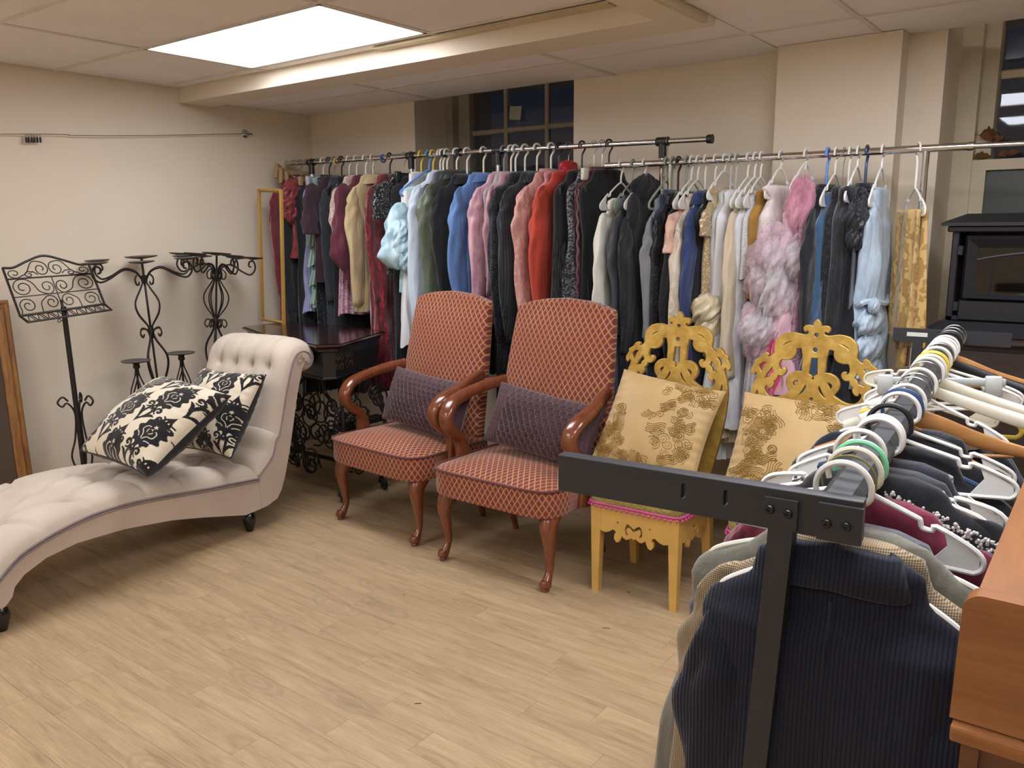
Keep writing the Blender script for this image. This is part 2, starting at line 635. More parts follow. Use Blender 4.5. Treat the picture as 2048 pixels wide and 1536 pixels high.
# boxed beam across the room and its return along the room
bm_ = MB()
bm_.prism([(2.862, ZC+0.05), (2.855, ZBM), (3.07, ZBM), (3.085, ZR), (3.085, ZC+0.05)], XL, -1.36, 0)
bm_.prism([(-1.66, ZC+0.05), (-1.66, ZC), (-1.50, ZBM), (-1.365, ZBM), (-1.36, ZR), (-1.36, ZC+0.05)], YF, 2.856, 1)
struct(bm_.build('trim_1', WALL, smooth=False))
struct(MB().box((-1.372, YF, ZBM-0.004), (-1.350, 2.99, ZR)).box((-1.66, 2.80, ZC-0.012), (-2.9, 2.858, ZC)).build('trim_2', TRIMP, smooth=False))


# ceiling panel lights
def emit_mat():
    n = NT('lit_diffuser')
    n.p(Base_Color=(0.9, 0.9, 0.88, 1), Emission_Color=(*PANEL_COL, 1), Emission_Strength=PANEL_EMIT, Roughness=0.6)
    return n.m


EM = emit_mat()


def ceiling_light(x0, x1, y0, y1, z, label):
    cx, cy = (x0+x1)/2, (y0+y1)/2
    t = thing('ceiling_light', label, 'light', (cx, cy, z), group='flat ceiling light panels')
    a, b = (x1-x0)/2-0.004, (y1-y0)/2-0.004
    f = MB()
    w = 0.016
    for s in (-1, 1):
        f.box((-a, s*b-w/2-s*w/2, -0.002), (a, s*b+w/2-s*w/2, 0.02))
        f.box((s*a-w/2-s*w/2, -b, -0.002), (s*a+w/2-s*w/2, b, 0.02))
    f.build('frame', TBAR, t, smooth=False)
    MB().box((-a+w, -b+w, 0.004), (a-w, b-w, 0.014)).build('diffuser', EM, t, smooth=False)


ceiling_light(-3.765, -2.525, 2.165, 2.768, ZC, 'lit flat rectangular ceiling panel light in front of the boxed beam')
ceiling_light(-3.765, -2.525, -0.27, 0.34, ZC, 'lit ceiling panel light over the open floor nearest the camera')
ceiling_light(-3.765, -2.525, -2.10, -1.49, ZC, 'lit ceiling panel light far behind the camera on the left')
ceiling_light(-0.93, 0.29, 2.18, 2.79, ZR, 'lit ceiling panel light above the black garment rack, mirrored in the right window')
ceiling_light(-0.93, 0.29, 0.96, 1.57, ZR, 'lit ceiling panel light above the near end of the black rack')
ceiling_light(-0.93, 0.29, -1.48, -0.87, ZR, 'lit ceiling panel light far behind the camera on the right')


# windows
def glass_mat():
    n = NT('window_glass')
    n.p(Base_Color=(0.80, 0.86, 0.92, 1), Roughness=0.02, Transmission_Weight=1.0, IOR=1.45)
    return n.m


GLASS = glass_mat()
SASH = plain('grey_sash_paint', '#a59a8a', 0.55, bump=(50, 0.2, 0.002))


def dx(px, y): return at(px, 250, y=y)[0]


w1 = MB()
yw = 4.20
xa, xb = W1L, W1R
zt = 2.6
w1.box((xa, yw-0.08, 0.9), (dx(905, yw-0.08), yw+0.08, zt))
w1.box((dx(905, yw), yw-0.02, 0.9), (dx(943, yw), yw+0.08, zt))
win1 = struct(w1.build('window_1', SASH, smooth=False))
xg = [dx(943, yw), dx(1011, yw), dx(1093, yw), dx(1011, yw)+2*(dx(1093, yw)-dx(1011, yw)), xb]
zg = [0.9, at(1000, 262, y=yw)[2]-0.76, at(1000, 262, y=yw)[2]-0.38, at(1000, 262, y=yw)[2], zt]
mu = MB()
for x in xg[1:-1]: mu.rbox((x-0.014, yw-0.004, 0.9), (x+0.014, yw+0.03, zt), 0.006, 1)
mu.build('muntin', SASH, win1, smooth=False)
for z in zg[1:-1]: MB().rbox((xg[0], yw, z-0.016), (xb, yw+0.026, z+0.016), 0.006, 1).build('muntin', SASH, win1, smooth=False)
for i in range(4):
    for j in range(4):
        MB().box((xg[i]+0.013, yw+0.012, zg[j]+0.013), (xg[i+1]-0.013, yw+0.016, zg[j+1]-0.013)).build('pane', GLASS, win1, smooth=False)
nt = thing('paper_note', 'small pale square paper note stuck on the dark left window', 'note', at(1031, 227, y=yw-0.012))
PAPER = plain('pale_paper', '#b9b8a4', 0.8)
c = at(1031, 227, y=yw-0.012)
p4 = [at(px, py, y=yw-0.012) for px, py in ((1020, 213), (1043, 212), (1041, 240), (1018, 239))]
q = MB(); q.add([tuple(p) for p in p4]+[tuple(p+np.array([0, 0.0015, 0])) for p in p4], [(0, 1, 2, 3), (7, 6, 5, 4), (0, 4, 5, 1), (1, 5, 6, 2), (2, 6, 7, 3), (3, 7, 4, 0)])
q.build('paper', PAPER, nt, world=True, smooth=False)
MB().tube([at(1012, 184, y=yw-0.014), at(1021, 213, y=yw-0.014)], 0.0012, 5).tube([at(1033, 240, y=yw-0.014), at(1048, 262, y=yw-0.014)], 0.0014, 5).build('string', plain('string', '#8f8a7c', 0.8), nt, world=True)

yw2 = 4.17
yu = 4.30
CREAMP = plain('cream_window_paint', '#c8bca0', 0.55, bump=(30, 0.3, 0.002))
w2 = MB()
x0 = W2L
w2.box((x0, yw2-0.01, 0.9), (dx(1952, yw2)-.0005, yw2+0.0495, 2.6))
w2.box((dx(1952, yw2), yw2-0.004, 0.9), (at(1968, 380, y=yw2)[0], yw2+0.05, 1.6895))
w2.box((dx(1952, yw2), yw2-0.004, 1.69), (W2R, yw2+0.05, 1.735))
w2.box((x0, yw2+0.0505, 1.69), (W2R, yu+0.05, 1.738))
w2.box((x0+.001, yu-0.0789, 1.7385), (dx(1992, yu), yu+0.05, 2.6))
win2 = struct(w2.build('window_2', CREAMP, smooth=False))
zl = at(2015, 149, y=yu)[2]
MB().rbox((dx(1992, yu), yu-0.012, zl-0.018), (W2R, yu+0.02, zl+0.018), 0.005, 1).build('sash_rail', CREAMP, win2, smooth=False)
MB().box((dx(1990, yu), yu, 1.738), (W2R, yu+0.004, zl-0.015)).build('pane', GLASS, win2, smooth=False)
MB().box((dx(1990, yu), yu+0.006, zl+0.015), (W2R, yu+0.010, 2.6)).build('pane', GLASS, win2, smooth=False)
FROST = plain('dark_green_glass', '#3f443e', 0.35)
MB().box((at(1966, 380, y=yw2)[0], yw2+0.02, 0.9), (W2R, yw2+0.026, 1.70)).build('pane', FROST, win2, smooth=False)
LEAF = plain('dry_leaf_brown', '#6b4526', 0.8)


def leaf(px, py, yy, size, rot, label):
    c = at(px, py, y=yy)
    t = thing('dry_leaf', label, 'leaf', c, group='dry leaves in the right window')
    pts = []
    N = 12
    P = np.zeros((N, 5, 3))
    for i in range(N):
        u = i/(N-1)
        w = math.sin(PI*u)**0.7*0.35*(1+0.25*math.sin(u*19))
        for j in range(5):
            k = (j-2)/2
            P[i, j] = ((u-0.5), k*w, 0.12*k*k+0.12*math.sin(u*4+k))
    m = Matrix.Rotation(rot[2], 3, 'Z') @ Matrix.Rotation(rot[0], 3, 'X')
    Q = P.reshape(-1, 3)*size @ np.array(m).T
    mb = MB().grid(Q.reshape(N, 5, 3))
    mb.grid(Q.reshape(N, 5, 3)[:, ::-1]+np.array([0, 0.0015, 0.0]))
    mb.build('blade', LEAF, t, fix=False)
    MB().tube([m @ Vector((-0.5*size, 0, 0)), m @ Vector((-0.75*size, 0, 0.05*size))], 0.0015, 5).build('stalk', LEAF, t)


leaf(1978, 270, 4.205, 0.085, (1.3, 0, 0.7), 'largest brown dry leaf caught on the right window frame')
leaf(1996, 280, 4.20, 0.055, (1.2, 0, -0.5), 'dry leaf behind the largest brown leaf in the right window')
leaf(1966, 314, 4.2, 0.06, (0.9, 0, 0.1), 'dry leaf lying in the left corner of the right window ledge')
leaf(2010, 310, 4.22, 0.055, (0.9, 0, 0.3), 'curled dry leaf lying on the middle of the right window ledge')
leaf(2028, 308, 4.22, 0.05, (1.0, 0, -0.6), 'rightmost dry leaf on the right window ledge')

# wire with clips along the left wall
wt = thing('curtain_wire', 'thin steel wire strung along the left wall with a round end bracket', 'wire', (XL, 2.6, 2.1))
wx = XL+0.03
e = at(495, 267, x=wx)
a0 = at(0, 268, x=wx); d0 = (a0-e)
far = e+d0*3.0
pts = [e, at(300, 271, x=wx), at(150, 271, x=wx), a0+np.array([0, 0, 0.0]), far]
MB().tube(cr(pts, 6), 0.0022, 6).build('wire', WIRE, wt, world=True)
MB().lathe([(0.0, -0.03), (0.024, -0.03), (0.026, -0.024), (0.012, -0.018), (0.010, 0.006), (0.0, 0.006)], 18, e, axis=(1, 0, 0)).build('bracket', CHROME, wt, world=True)
MB().tube([e+np.array([0.004, -0.035, 0.0]), e+np.array([0.004, 0.03, 0])], 0.007, 8).build('clamp_screw', CHROME, wt, world=True)
for i, px in enumerate((52, 57, 63, 68, 74, 80)):
    c = at(px, 271.5, x=wx)
    t = thing('curtain_clip', 'small steel curtain clip bunched with others on the wall wire', 'clip', c, group='clips bunched on the wall wire')
    a = np.linspace(0, 2*PI, 14, endpoint=False)
    MB().tube([(0.007*math.cos(k), 0, 0.007*math.sin(k)) for k in a], 0.0016, 5, closed=True, caps=False).build('ring', WIRE, t)
    MB().rbox((-0.006, -0.004, -0.034), (0.006, 0.004, -0.008), 0.002, 1).build('jaw', IRON, t)
FS = 0.935     # size of the seats and cushions against their drawn profiles
# ------------------------------------------------------------------ cushions and printed patterns
def spiral(c, r0, a0, turns, n=26, k=1.0):
    """points of a scroll that winds in to c"""
    t = np.linspace(0, 1, n)
    a = a0+turns*2*PI*t
    r = r0*(1-t*0.86)
    return np.column_stack([c[0]+r*np.cos(a)*k, c[1]+r*np.sin(a)])


def stroke_dist(U, V, pts, w):
    """smallest (distance - half width) from the points U,V to a stroke"""
    P = np.asarray(pts); n = len(P)
    ww = np.full(n, w) if np.isscalar(w) else np.interp(np.linspace(0, 1, n), np.linspace(0, 1, len(w)), w)
    d = np.full(U.shape, 9.0)
    for i in range(n-1):
        a, b = P[i], P[i+1]
        e = b-a; L = e @ e+1e-12
        t = np.clip(((U-a[0])*e[0]+(V-a[1])*e[1])/L, 0, 1)
        q = np.hypot(U-a[0]-t*e[0], V-a[1]-t*e[1])-(ww[i]*(1-t)+ww[i+1]*t)
        d = np.minimum(d, q)
    return d


def damask(U, V, pu=0.19, pv=0.30):
    """dark flocked flowers with scrolling stems; returns 1 where dark"""
    out = np.zeros(U.shape)
    row = np.floor(V/pv)
    for half in (0, 1):
        Vv = V+half*pv/2; Uu = U+half*pu/2
        v = (Vv/pv-np.floor(Vv/pv)-0.5)*pv
        u = (Uu/pu-np.floor(Uu/pu)-0.5)*pu
        rr = np.hypot(u, v*0.86); th = np.arctan2(v*0.86, u)
        edge = 0.047+0.008*np.abs(np.cos(th*4))+0.004*np.cos(th*12)+0.010*np.clip(np.sin(th), 0, 1)
        fl = rr < edge
        # pale veins inside the flower
        vein = np.full(U.shape, 9.0)
        for sgn in (-1, 1):
            vein = np.minimum(vein, stroke_dist(u, v, cr([(0, -0.034), (sgn*0.012, -0.012), (sgn*0.030, 0.0), (sgn*0.026, 0.02), (sgn*0.012, 0.026)], 4), 0.0016))
            vein = np.minimum(vein, stroke_dist(u, v, cr([(sgn*0.006, 0.0), (sgn*0.012, 0.012), (0, 0.022)], 4), 0.0014))
            vein = np.minimum(vein, stroke_dist(u, v, cr([(sgn*0.018, -0.030), (sgn*0.028, -0.022), (sgn*0.040, -0.020)], 3), 0.0016))
        dot = np.hypot(u, v-0.036)-0.006*(1+0.5*np.cos(5*np.arctan2(v-0.036, u)))
        fl &= (vein > 0) & (dot > 0)
        out[fl] = 1
        d = np.full(U.shape, 9.0)
        # a stem that snakes up the gap between the flowers, with scrolls
        for sgn in (-1, 1):
            st = cr([(sgn*pu*0.5, -pv*0.5), (sgn*pu*0.40, -pv*0.30), (sgn*pu*0.52, -pv*0.08), (sgn*pu*0.42, pv*0.14), (sgn*pu*0.5, pv*0.36), (sgn*pu*0.5, pv*0.5)], 5)
            d = np.minimum(d, stroke_dist(u, v, st, [0.002, 0.005, 0.003, 0.006, 0.003, 0.002]))
            d = np.minimum(d, stroke_dist(u, v, spiral((sgn*0.068, -0.085), 0.021, PI*0.5, -sgn*1.2, 16), [0.003, 0.006, 0.003]))
            d = np.minimum(d, stroke_dist(u, v, spiral((sgn*0.064, 0.078), 0.018, -PI*0.5, sgn*1.2, 16), [0.003, 0.006, 0.003]))
            d = np.minimum(d, stroke_dist(u, v, cr([(sgn*0.08, 0.02), (sgn*0.066, 0.045), (sgn*0.05, 0.05)], 4), [0.002, 0.007, 0.001]))
        d = np.minimum(d, np.hypot(u, v-0.088)-0.011*(1+0.35*np.cos(4*np.arctan2(v-0.088, u))))
        d = np.minimum(d, np.hypot(u, v+0.080)-0.009*(1+0.35*np.cos(6*np.arctan2(v+0.080, u))))
        out[d < 0] = 1
    return out


def pillow_surface(w, h, T, nu, nv, side=1, pinch=0.07, wr=0.006, seed=0):
    u = np.linspace(-1, 1, nu); v = np.linspace(-1, 1, nv)
    U, V = np.meshgrid(u, v, indexing='ij')
    px = 1-pinch*(1-V**2)**1.0*np.abs(U)**3*0.9
    py = 1-pinch*(1-U**2)**1.0*np.abs(V)**3*0.9
    X = U*w/2*(1-pinch*(1-V**2)*np.abs(U)); Y = V*h/2*(1-pinch*(1-U**2)*np.abs(V))
    f = np.clip((1-U**2)*(1-V**2), 0, 1)**0.42
    rg = np.random.RandomState(seed)
    k = np.zeros_like(U)
    for i in range(6):
        a, b, c, d = rg.uniform(-1, 1, 4)
        k += np.sin(U*9*a+V*9*b+c*6)*(0.5+0.5*d)
    edge = np.clip((np.abs(U)-0.55)/0.45, 0, 1)**2*np.sin(V*34+2*np.sin(U*5))+np.clip((np.abs(V)-0.55)/0.45, 0, 1)**2*np.sin(U*30+2*np.sin(V*4))
    Z = side*T/2*f*(1+0.03*k)+wr*f**0.8*edge*0.8
    return U, V, np.stack([X, Y, Z], -1)


def colmat(name, rough=0.9, sheen=0.3, bump=(300, 0.25, 0.001)):
    n = NT(name)
    a = n.n('ShaderNodeAttribute', attribute_name='Col')
    n.p(Base_Color=a.outputs['Color'], Roughness=rough, Sheen_Weight=sheen, Specular_IOR_Level=0.25)
    n.bump(n.noise(n.coord('Object'), bump[0], 2), bump[1], bump[2])
    return n.m


DAM = colmat('damask_flock')
BLACKCLOTH = fabric('#14151c', rough=0.95, name='black_cushion_back', crease=False)


def damask_cushion(label, M, w, h, T, seed, back_black, flip=0.0):
    t = thing('throw_cushion', label, 'cushion', M=M, group='black and cream damask cushions', size=FS)
    U, V, P = pillow_surface(w, h, T, 270, 270, 1, seed=seed)
    c, s = math.cos(flip), math.sin(flip)
    a, b = (P[..., 0]*c-P[..., 1]*s)*.86, (P[..., 0]*s+P[..., 1]*c)*.86
    D = damask(a+0.03, b+0.05)
    cream, blk = np.array(lin('#d8cdb6')[:3]), np.array(lin('#141315')[:3])
    C = cream*(1-D[..., None])+blk*D[..., None]
    P[..., 2] += D*0.0006
    MB().grid(P).build('front', DAM, t, col=C.reshape(-1, 3), fix=False, angle=None)
    U, V, Q = pillow_surface(w, h, T*0.9, 60, 60, -1, seed=seed+1)
    if back_black: MB().grid(Q[::-1]).build('back', BLACKCLOTH, t, fix=False, angle=None)
    else:
        D = damask(Q[..., 0], Q[..., 1]); C = cream*(1-D[..., None])+blk*D[..., None]
        MB().grid(Q[::-1]).build('back', DAM, t, col=C[::-1].reshape(-1, 3), fix=False, angle=None)
    e = []
    n = 24
    g = np.linspace(-1, 1, n)
    for side in range(4):
        for k in g[:-1]:
            uu, vv = [(k, -1), (1, k), (-k, 1), (-1, -k)][side]
            pn = 0.07
            e.append((uu*w/2*(1-pn*(1-vv**2)*abs(uu)), vv*h/2*(1-pn*(1-uu**2)*abs(vv)), 0))
    MB().tube(e, 0.004, 6, closed=True, caps=False).build('piping', BLACKCLOTH if back_black else DAM, t, col=np.tile(blk, (6*(len(e)+1), 1)))
    return t


# ------------------------------------------------------------------ tufted chaise longue
LINEN = fabric('#c6b8a8', 'plain', rough=0.9, var=0.05, name='beige_linen', crease=False)
LINEN2 = fabric('#c0ae9e', 'plain', rough=0.9, var=0.05, name='beige_linen_base', crease=False)
PIPE = fabric('#8a7c7c', rough=0.8, name='mauve_grey_piping', crease=False)
BLACKWOOD = plain('black_lacquer', '#0e0d0f', 0.2, coat=0.4)
CW = 0.63
cu = np.array([-.112, .994, 0]); cu /= np.linalg.norm(cu); cn = np.array([cu[1], -cu[0], 0])
CO = np.array([-3.212, 1.111, 0])+cn*0.037
crz = math.atan2(-cu[0], cu[1])
chaise = thing('chaise_longue', 'beige linen tufted chaise longue with rolled headrest and black bun feet', 'chaise', CO, crz, size=FS)


def dip(S_, X_, tufts, segs, d=0.050, sg=0.034, pd=0.020, pw=0.008):
    z = np.zeros_like(S_)
    for (a, b) in tufts:
        z -= d*np.exp(-((S_-a)**2+(X_-b)**2)/(2*sg**2))*0.55+d*0.45*np.exp(-((S_-a)**2+(X_-b)**2)/(2*(sg*0.3)**2))
    for (a, b, c, e) in segs:
        v = np.array([c-a, e-b]); L = v @ v
        t = np.clip(((S_-a)*v[0]+(X_-b)*v[1])/L, 0, 1)
        q = (S_-a-t*v[0])**2+(X_-b-t*v[1])**2
        z -= pd*np.exp(-q/(2*pw**2))
    return z


def padded(path, bulge, tufts, segs, nacross=70, nalong=110, nrm_sign=1):
    """cushion over a side-profile path [(s,z)], domed across the width"""
    P = np.array(path, float)
    L = np.r_[0, np.cumsum(np.linalg.norm(np.diff(P, axis=0), axis=1))]
    a = np.linspace(0, L[-1], nalong)
    s = np.interp(a, L, P[:, 0]); z = np.interp(a, L, P[:, 1])
    T = np.column_stack([np.gradient(s), np.gradient(z)]); T /= np.linalg.norm(T, axis=1)[:, None]
    N = np.column_stack([-T[:, 1], T[:, 0]])*nrm_sign
    x = np.linspace(0, 1, nacross)
    f = np.clip(1-(2*x-1)**6, 0, 1)**0.5
    A, X = np.meshgrid(a, x*CW, indexing='ij')
    endf = np.clip(np.minimum(a/0.05, (L[-1]-a)/0.05), 0, 1)**0.5
    H = bulge*f[None, :]*(0.35+0.65*endf[:, None])+dip(A, X, tufts, segs)*np.clip(f[None, :], 0, 1)
    out = np.zeros((nalong, nacross, 3))
    out[..., 0] = -X
    out[..., 1] = s[:, None]+N[:, 0][:, None]*H
    out[..., 2] = z[:, None]+N[:, 1][:, None]*H
    return out, a, H


pip_seat = cr([(-.20, .10), (-.13, .135), (-.07, .18), (-.01, .232), (.056, .284), (.113, .312), (.24, .347), (.392, .370), (.539, .370), (.684, .358), (.951, .323), (1.303, .283)], 5)
pip_back = cr([(1.303, .295), (1.40, .375), (1.437, .46), (1.467, .50), (1.531, .709), (1.577, .838), (1.605, .885), (1.640, .905), (1.68, .905), (1.715, .885), (1.722, .855), (1.70, .835), (1.675, .835)], 5)
under = [(1.31, .116), (1.205, .112), (.95, .18), (.766, .223), (.528, .258), (.312, .268), (.178, .25), (.085, .213), (.043, .176), (.030, .14), (0, .112), (-.1, .10), (-.20, .08)]
base = [tuple(p) for p in pip_seat]+under
MB().prism(base, -0.004, -CW+0.004, 0).build('seat_base', LINEN2, chaise, smooth=True, angle=30)
rear = [(1.657, .815), (1.614, .695), (1.57, .53), (1.531, .385), (1.488, .255), (1.455, .18), (1.42, .139), (1.352, .12), (1.31, .116)]
MB().prism([tuple(p) for p in pip_back]+rear, -0.002, -CW+0.002, 0).build('back_base', LINEN2, chaise, smooth=True, angle=30)
# seat pad
tuft_s, seg_s = [], []
off0 = 0.28
for i in range(7):
    a = 0.16+i*0.235
    for b in ((0.12, 0.31, 0.50) if i % 2 == 0 else (0.215, 0.405)):
        tuft_s.append((a, b))
    if i % 2 == 0:
        seg_s += [(a, 0.12, a+0.03, 0.0), (a, 0.50, a+0.03, CW)]
        for b in (0.12, 0.31): seg_s += [(a, b, a+0.235, b+0.095), (a, b+0.19, a+0.235, b+0.095)]
    else:
        for b in (0.215, 0.405): seg_s += [(a, b, a+0.235, b-0.095), (a, b, a+0.235, b+0.095)]
        seg_s += [(a, 0.215, a+0.06, 0.0)]
SP, aS, HS = padded(pip_seat, 0.085, tuft_s, seg_s, 80, 150)
MB().grid(SP).build('seat_pad', LINEN, chaise, angle=None)
tuft_b, seg_b = [], []
LB = np.r_[0, np.cumsum(np.linalg.norm(np.diff(pip_back, axis=0), axis=1))]


def arc_at(zz):
    i = np.argmax(pip_back[:, 1] >= zz); return LB[i]


r1, r2, r3 = arc_at(0.80), arc_at(0.665), arc_at(0.52)
for k in (1, 2, 3, 4):
    tuft_b.append((r1, 0.126*k)); seg_b.append((r1, 0.126*k, r1+0.22, 0.126*k))
    if k < 4:
        tuft_b.append((r2, 0.126*k+0.045)); seg_b.append((r1, 0.126*k, r2, 0.126*k+0.045))
        seg_b.append((r2, 0.126*k+0.045, r2-0.02, 0.126*k+0.05))
BP, aB, HB = padded(pip_back, 0.075, tuft_b, seg_b, 90, 110)
MB().grid(BP).build('back_pad', LINEN, chaise, angle=None)


def place_button(t, Pm, arr, par):
    i = np.argmin(abs(arr-t[0])); j = int(round(t[1]/CW*(Pm.shape[1]-1)))
    c = Pm[i, j]
    nn = np.cross(Pm[i+1, j]-Pm[i-1, j], Pm[i, j+1]-Pm[i, j-1]); nn /= np.linalg.norm(nn)
    if nn[2]-nn[1]*0.6 < 0: nn = -nn
    m = MB().sphere((0, 0, 0), 0.009, 8, 6, (1, 1, 0.6))
    q = np.array(Vector((0, 0, 1)).rotation_difference(Vector(nn)).to_matrix())
    m.v = [v @ q.T+c+nn*0.001 for v in m.v]
    m.build('button', LINEN, par)


for t_ in tuft_s[:12]: place_button(t_, SP, aS, chaise)
for t_ in tuft_b: place_button(t_, BP, aB, chaise)
for x in (-0.001, -CW+0.001):
    MB().tube([(x, p[0], p[1]) for p in pip_seat], 0.0055, 6).tube([(x+(0.002 if x > -.1 else -.002), p[0], p[1]-0.012) for p in pip_seat], 0.004, 6).build('piping', PIPE, chaise)['kind'] = 'stuff'
    MB().tube([(x, p[0], p[1]) for p in pip_back], 0.0055, 6).build('piping', PIPE, chaise)
# shirred end of the roll
sh = MB()
for k in range(26):
    a = k/25*PI*1.25-0.3
    c = np.array([1.66, 0.862]); r0, r1_ = 0.012, 0.04
    sh.tube([(0.003, c[0]-math.cos(a)*r0, c[1]+math.sin(a)*r0), (0.006, c[0]-math.cos(a)*r1_, c[1]+math.sin(a)*r1_)], 0.003, 4)
sh.build('pleated_roll_end', LINEN2, chaise)['kind'] = 'stuff'
for (s_, x_) in ((1.262, -0.05), (1.262, -CW+0.05), (0.0, -0.05), (0.0, -CW+0.05)):
    MB().lathe([(0, 0), (0.018, 0), (0.022, 0.012), (0.033, 0.05), (0.035, 0.07), (0.028, 0.09), (0.022, 0.10), (0.03, 0.112), (0, 0.112)], 18, (x_, s_, 0)).build('bun_foot', BLACKWOOD, chaise)

x, y_, n_ = basis((.18, -.50, .84))
c, s = math.cos(R(0)), math.sin(R(0))
damask_cushion('large damask cushion lying on the chaise seat in front of the other', frameM((-3.368, 1.857, 0.625), (.991, .096, -.094), (-.032, .847, .531), (.13, -.52, .84)), .50, .53, .27, 3, True, 0.35)
x, y_, n_ = basis((.10, -.80, .55))
damask_cushion('damask cushion with black back propped on the chaise headrest behind the other', frameM((-3.494, 2.240, 0.594), x, y_, n_), .47, .46, .22, 8, True, 0.0)

# ------------------------------------------------------------------ wrought-iron things by the left wall
def curve2(b, pts, M3, r, n=5, sub=6):
    """2-D scroll path mapped by M3((s,t)) to 3-D"""
    b.tube([M3(p) for p in cr(pts, sub)], r, n)


def spiral_pts(c, r, a0, turns, sgn=1, n=9, inner=0.22):
    t = np.linspace(0, 1, n)
    rr = r*(1-(1-inner)*t)
    a = a0+sgn*turns*2*PI*t
    return [(c[0]+q*math.cos(k), c[1]+q*math.sin(k)) for q, k in zip(rr, a)]


SX = -4.30
pole_top = at(128, 625, x=SX); pole_bot = np.array([SX, pole_top[1]+0.02, 0])
stand = thing('music_stand', 'black wrought-iron scrollwork music stand behind the chaise', 'stand', (SX, pole_bot[1], 0))
TL, TR = at(5, 536, x=-4.40), at(177, 528, x=-4.40)
BL_, BR_ = at(40, 632, x=-4.285), at(209, 608, x=-4.285)


def desk(p):   # unit square: s right, t down
    s_, t_ = p
    return (TL*(1-s_)*(1-t_)+TR*s_*(1-t_)+BL_*(1-s_)*t_+BR_*s_*t_)


fr = MB()
fr.tube([desk(p) for p in cr([(0, 0), (.12, .0), (.3, -.13), (.5, -.235), (.7, -.13), (.88, -.0), (1, 0)], 6)], 0.006, 8)
fr.tube([desk((0, 0)), desk((0, 1))], 0.006, 8).tube([desk((1, 0)), desk((1, 1))], 0.006, 8).tube([desk((0, 1)), desk((1, 1))], 0.006, 8)
fr.build('desk_frame', IRON, stand, world=True)
for t_ in (0.24, 0.62): MB().tube([desk((0, t_)), desk((1, t_))], 0.0045 if t_ < .5 else 0.003, 6).build('cross_bar', IRON, stand, world=True)
MB().tube([desk((.5, .24)), desk((.5, 1))], 0.003, 6).build('centre_bar', IRON, stand, world=True)
k = 0.62


def sc(pts):
    MB().tube([desk(p) for p in cr(pts, 4)], 0.0028, 5).build('scroll', IRON, stand, world=True)


def sp(cx, cy, rx, ry, a0, turns, sgn, inner=.25, n=12):
    t = np.linspace(0, 1, n)
    q = 1-(1-inner)*t; a = a0+sgn*turns*2*PI*t
    return [(cx+rx*u*math.cos(w), cy+ry*u*math.sin(w)) for u, w in zip(q, a)]


for m in (0, 1):
    f = (lambda p: p) if m == 0 else (lambda p: (1-p[0], p[1]))
    sc([f(p) for p in sp(.10, .13, .085, .105, 0.6, 1.3, 1)][::-1]+[f((.24, .12)), f((.33, -.10))]+[f(p) for p in sp(.41, .06, .09, .16, -1.2, 1.35, 1)])
    sc([f(p) for p in sp(.26, .17, .055, .07, -0.8, 1.2, -1)][::-1]+[f((.31, .11)), f((.36, .18))])
    sc([f(p) for p in sp(.14, .44, .12, .19, -1.2, 1.6, -1)][::-1]+[f((.26, .36)), f((.31, .54))]+[f(p) for p in sp(.41, .46, .085, .155, 1.6, 1.35, -1)])
    sc([f(p) for p in sp(.13, .82, .10, .17, 2.6, 1.5, 1)][::-1]+[f((.03, .98))])
    sc([f((.27, 1.0)), f((.28, .80))]+[f(p) for p in sp(.40, .80, .09, .16, -2.6, 1.45, 1)])
out = np.array([0.055, -0.022, -0.040])
lip = MB().tube([BL_, BL_+out+np.array([0, .03, 0.012]), BR_+out+np.array([0, .03, 0.012]), BR_], 0.0055, 7)
lip.build('ledge_frame', IRON, stand, world=True)
ls = MB()
for i in range(9):
    a, b = (i+0.05)/9, (i+0.95)/9
    def lp(s_, o): return BL_*(1-s_)+BR_*s_+(out+np.array([0, .03, .012]))*o
    ls.tube(cr([lp(a, .1), lp(a+.02, .9), lp((a+b)/2, .5), lp(b-.02, .1), lp(b, .9)], 5), 0.0024, 5)
ls.build('ledge_scrollwork', IRON, stand, world=True)['kind'] = 'stuff'
pm_ = (BL_+BR_)/2
MB().tube([pole_bot+np.array([0, 0, .10]), pole_top+np.array([0, 0, 0.03])], [0.013, 0.0125], 12).tube([pole_top+np.array([0, 0, .0]), pm_+np.array([-.02, 0, .05])], 0.007, 8).build('pole', IRON, stand, world=True)
kc = at(122, 641, x=SX)
MB().tube([kc+np.array([0.0, .02, 0]), kc+np.array([0, -.0, 0.0])], 0.0025, 6).tube([kc+np.array([0, -.008+.008*math.cos(a), .008*math.sin(a)]) for a in np.linspace(0, 2*PI, 12, endpoint=False)], 0.002, 5, closed=True, caps=False).build('thumb_screw', IRON, stand, world=True)
for a in (0.4, 0.4+2*PI/3, 0.4+4*PI/3):
    ca, sa = math.cos(a), math.sin(a)
    prof = [(0.045, .60), (0.07, .625), (0.095, .60), (.075, .575), (.05, .59), (0.018, .53), (0.03, .40), (0.055, .30), (0.02, .16), (0.10, .08), (0.2, .02), (.225, .012), (.235, .03)]
    MB().tube(cr([pole_bot+np.array([r_*ca, r_*sa, z]) for r_, z in prof], 5), 0.005, 6).build('leg', IRON, stand, world=True)

PLATE = plain('dull_grey_plate', '#5d5a58', 0.45, 0.5, bump=(60, 0.2, 0.001))


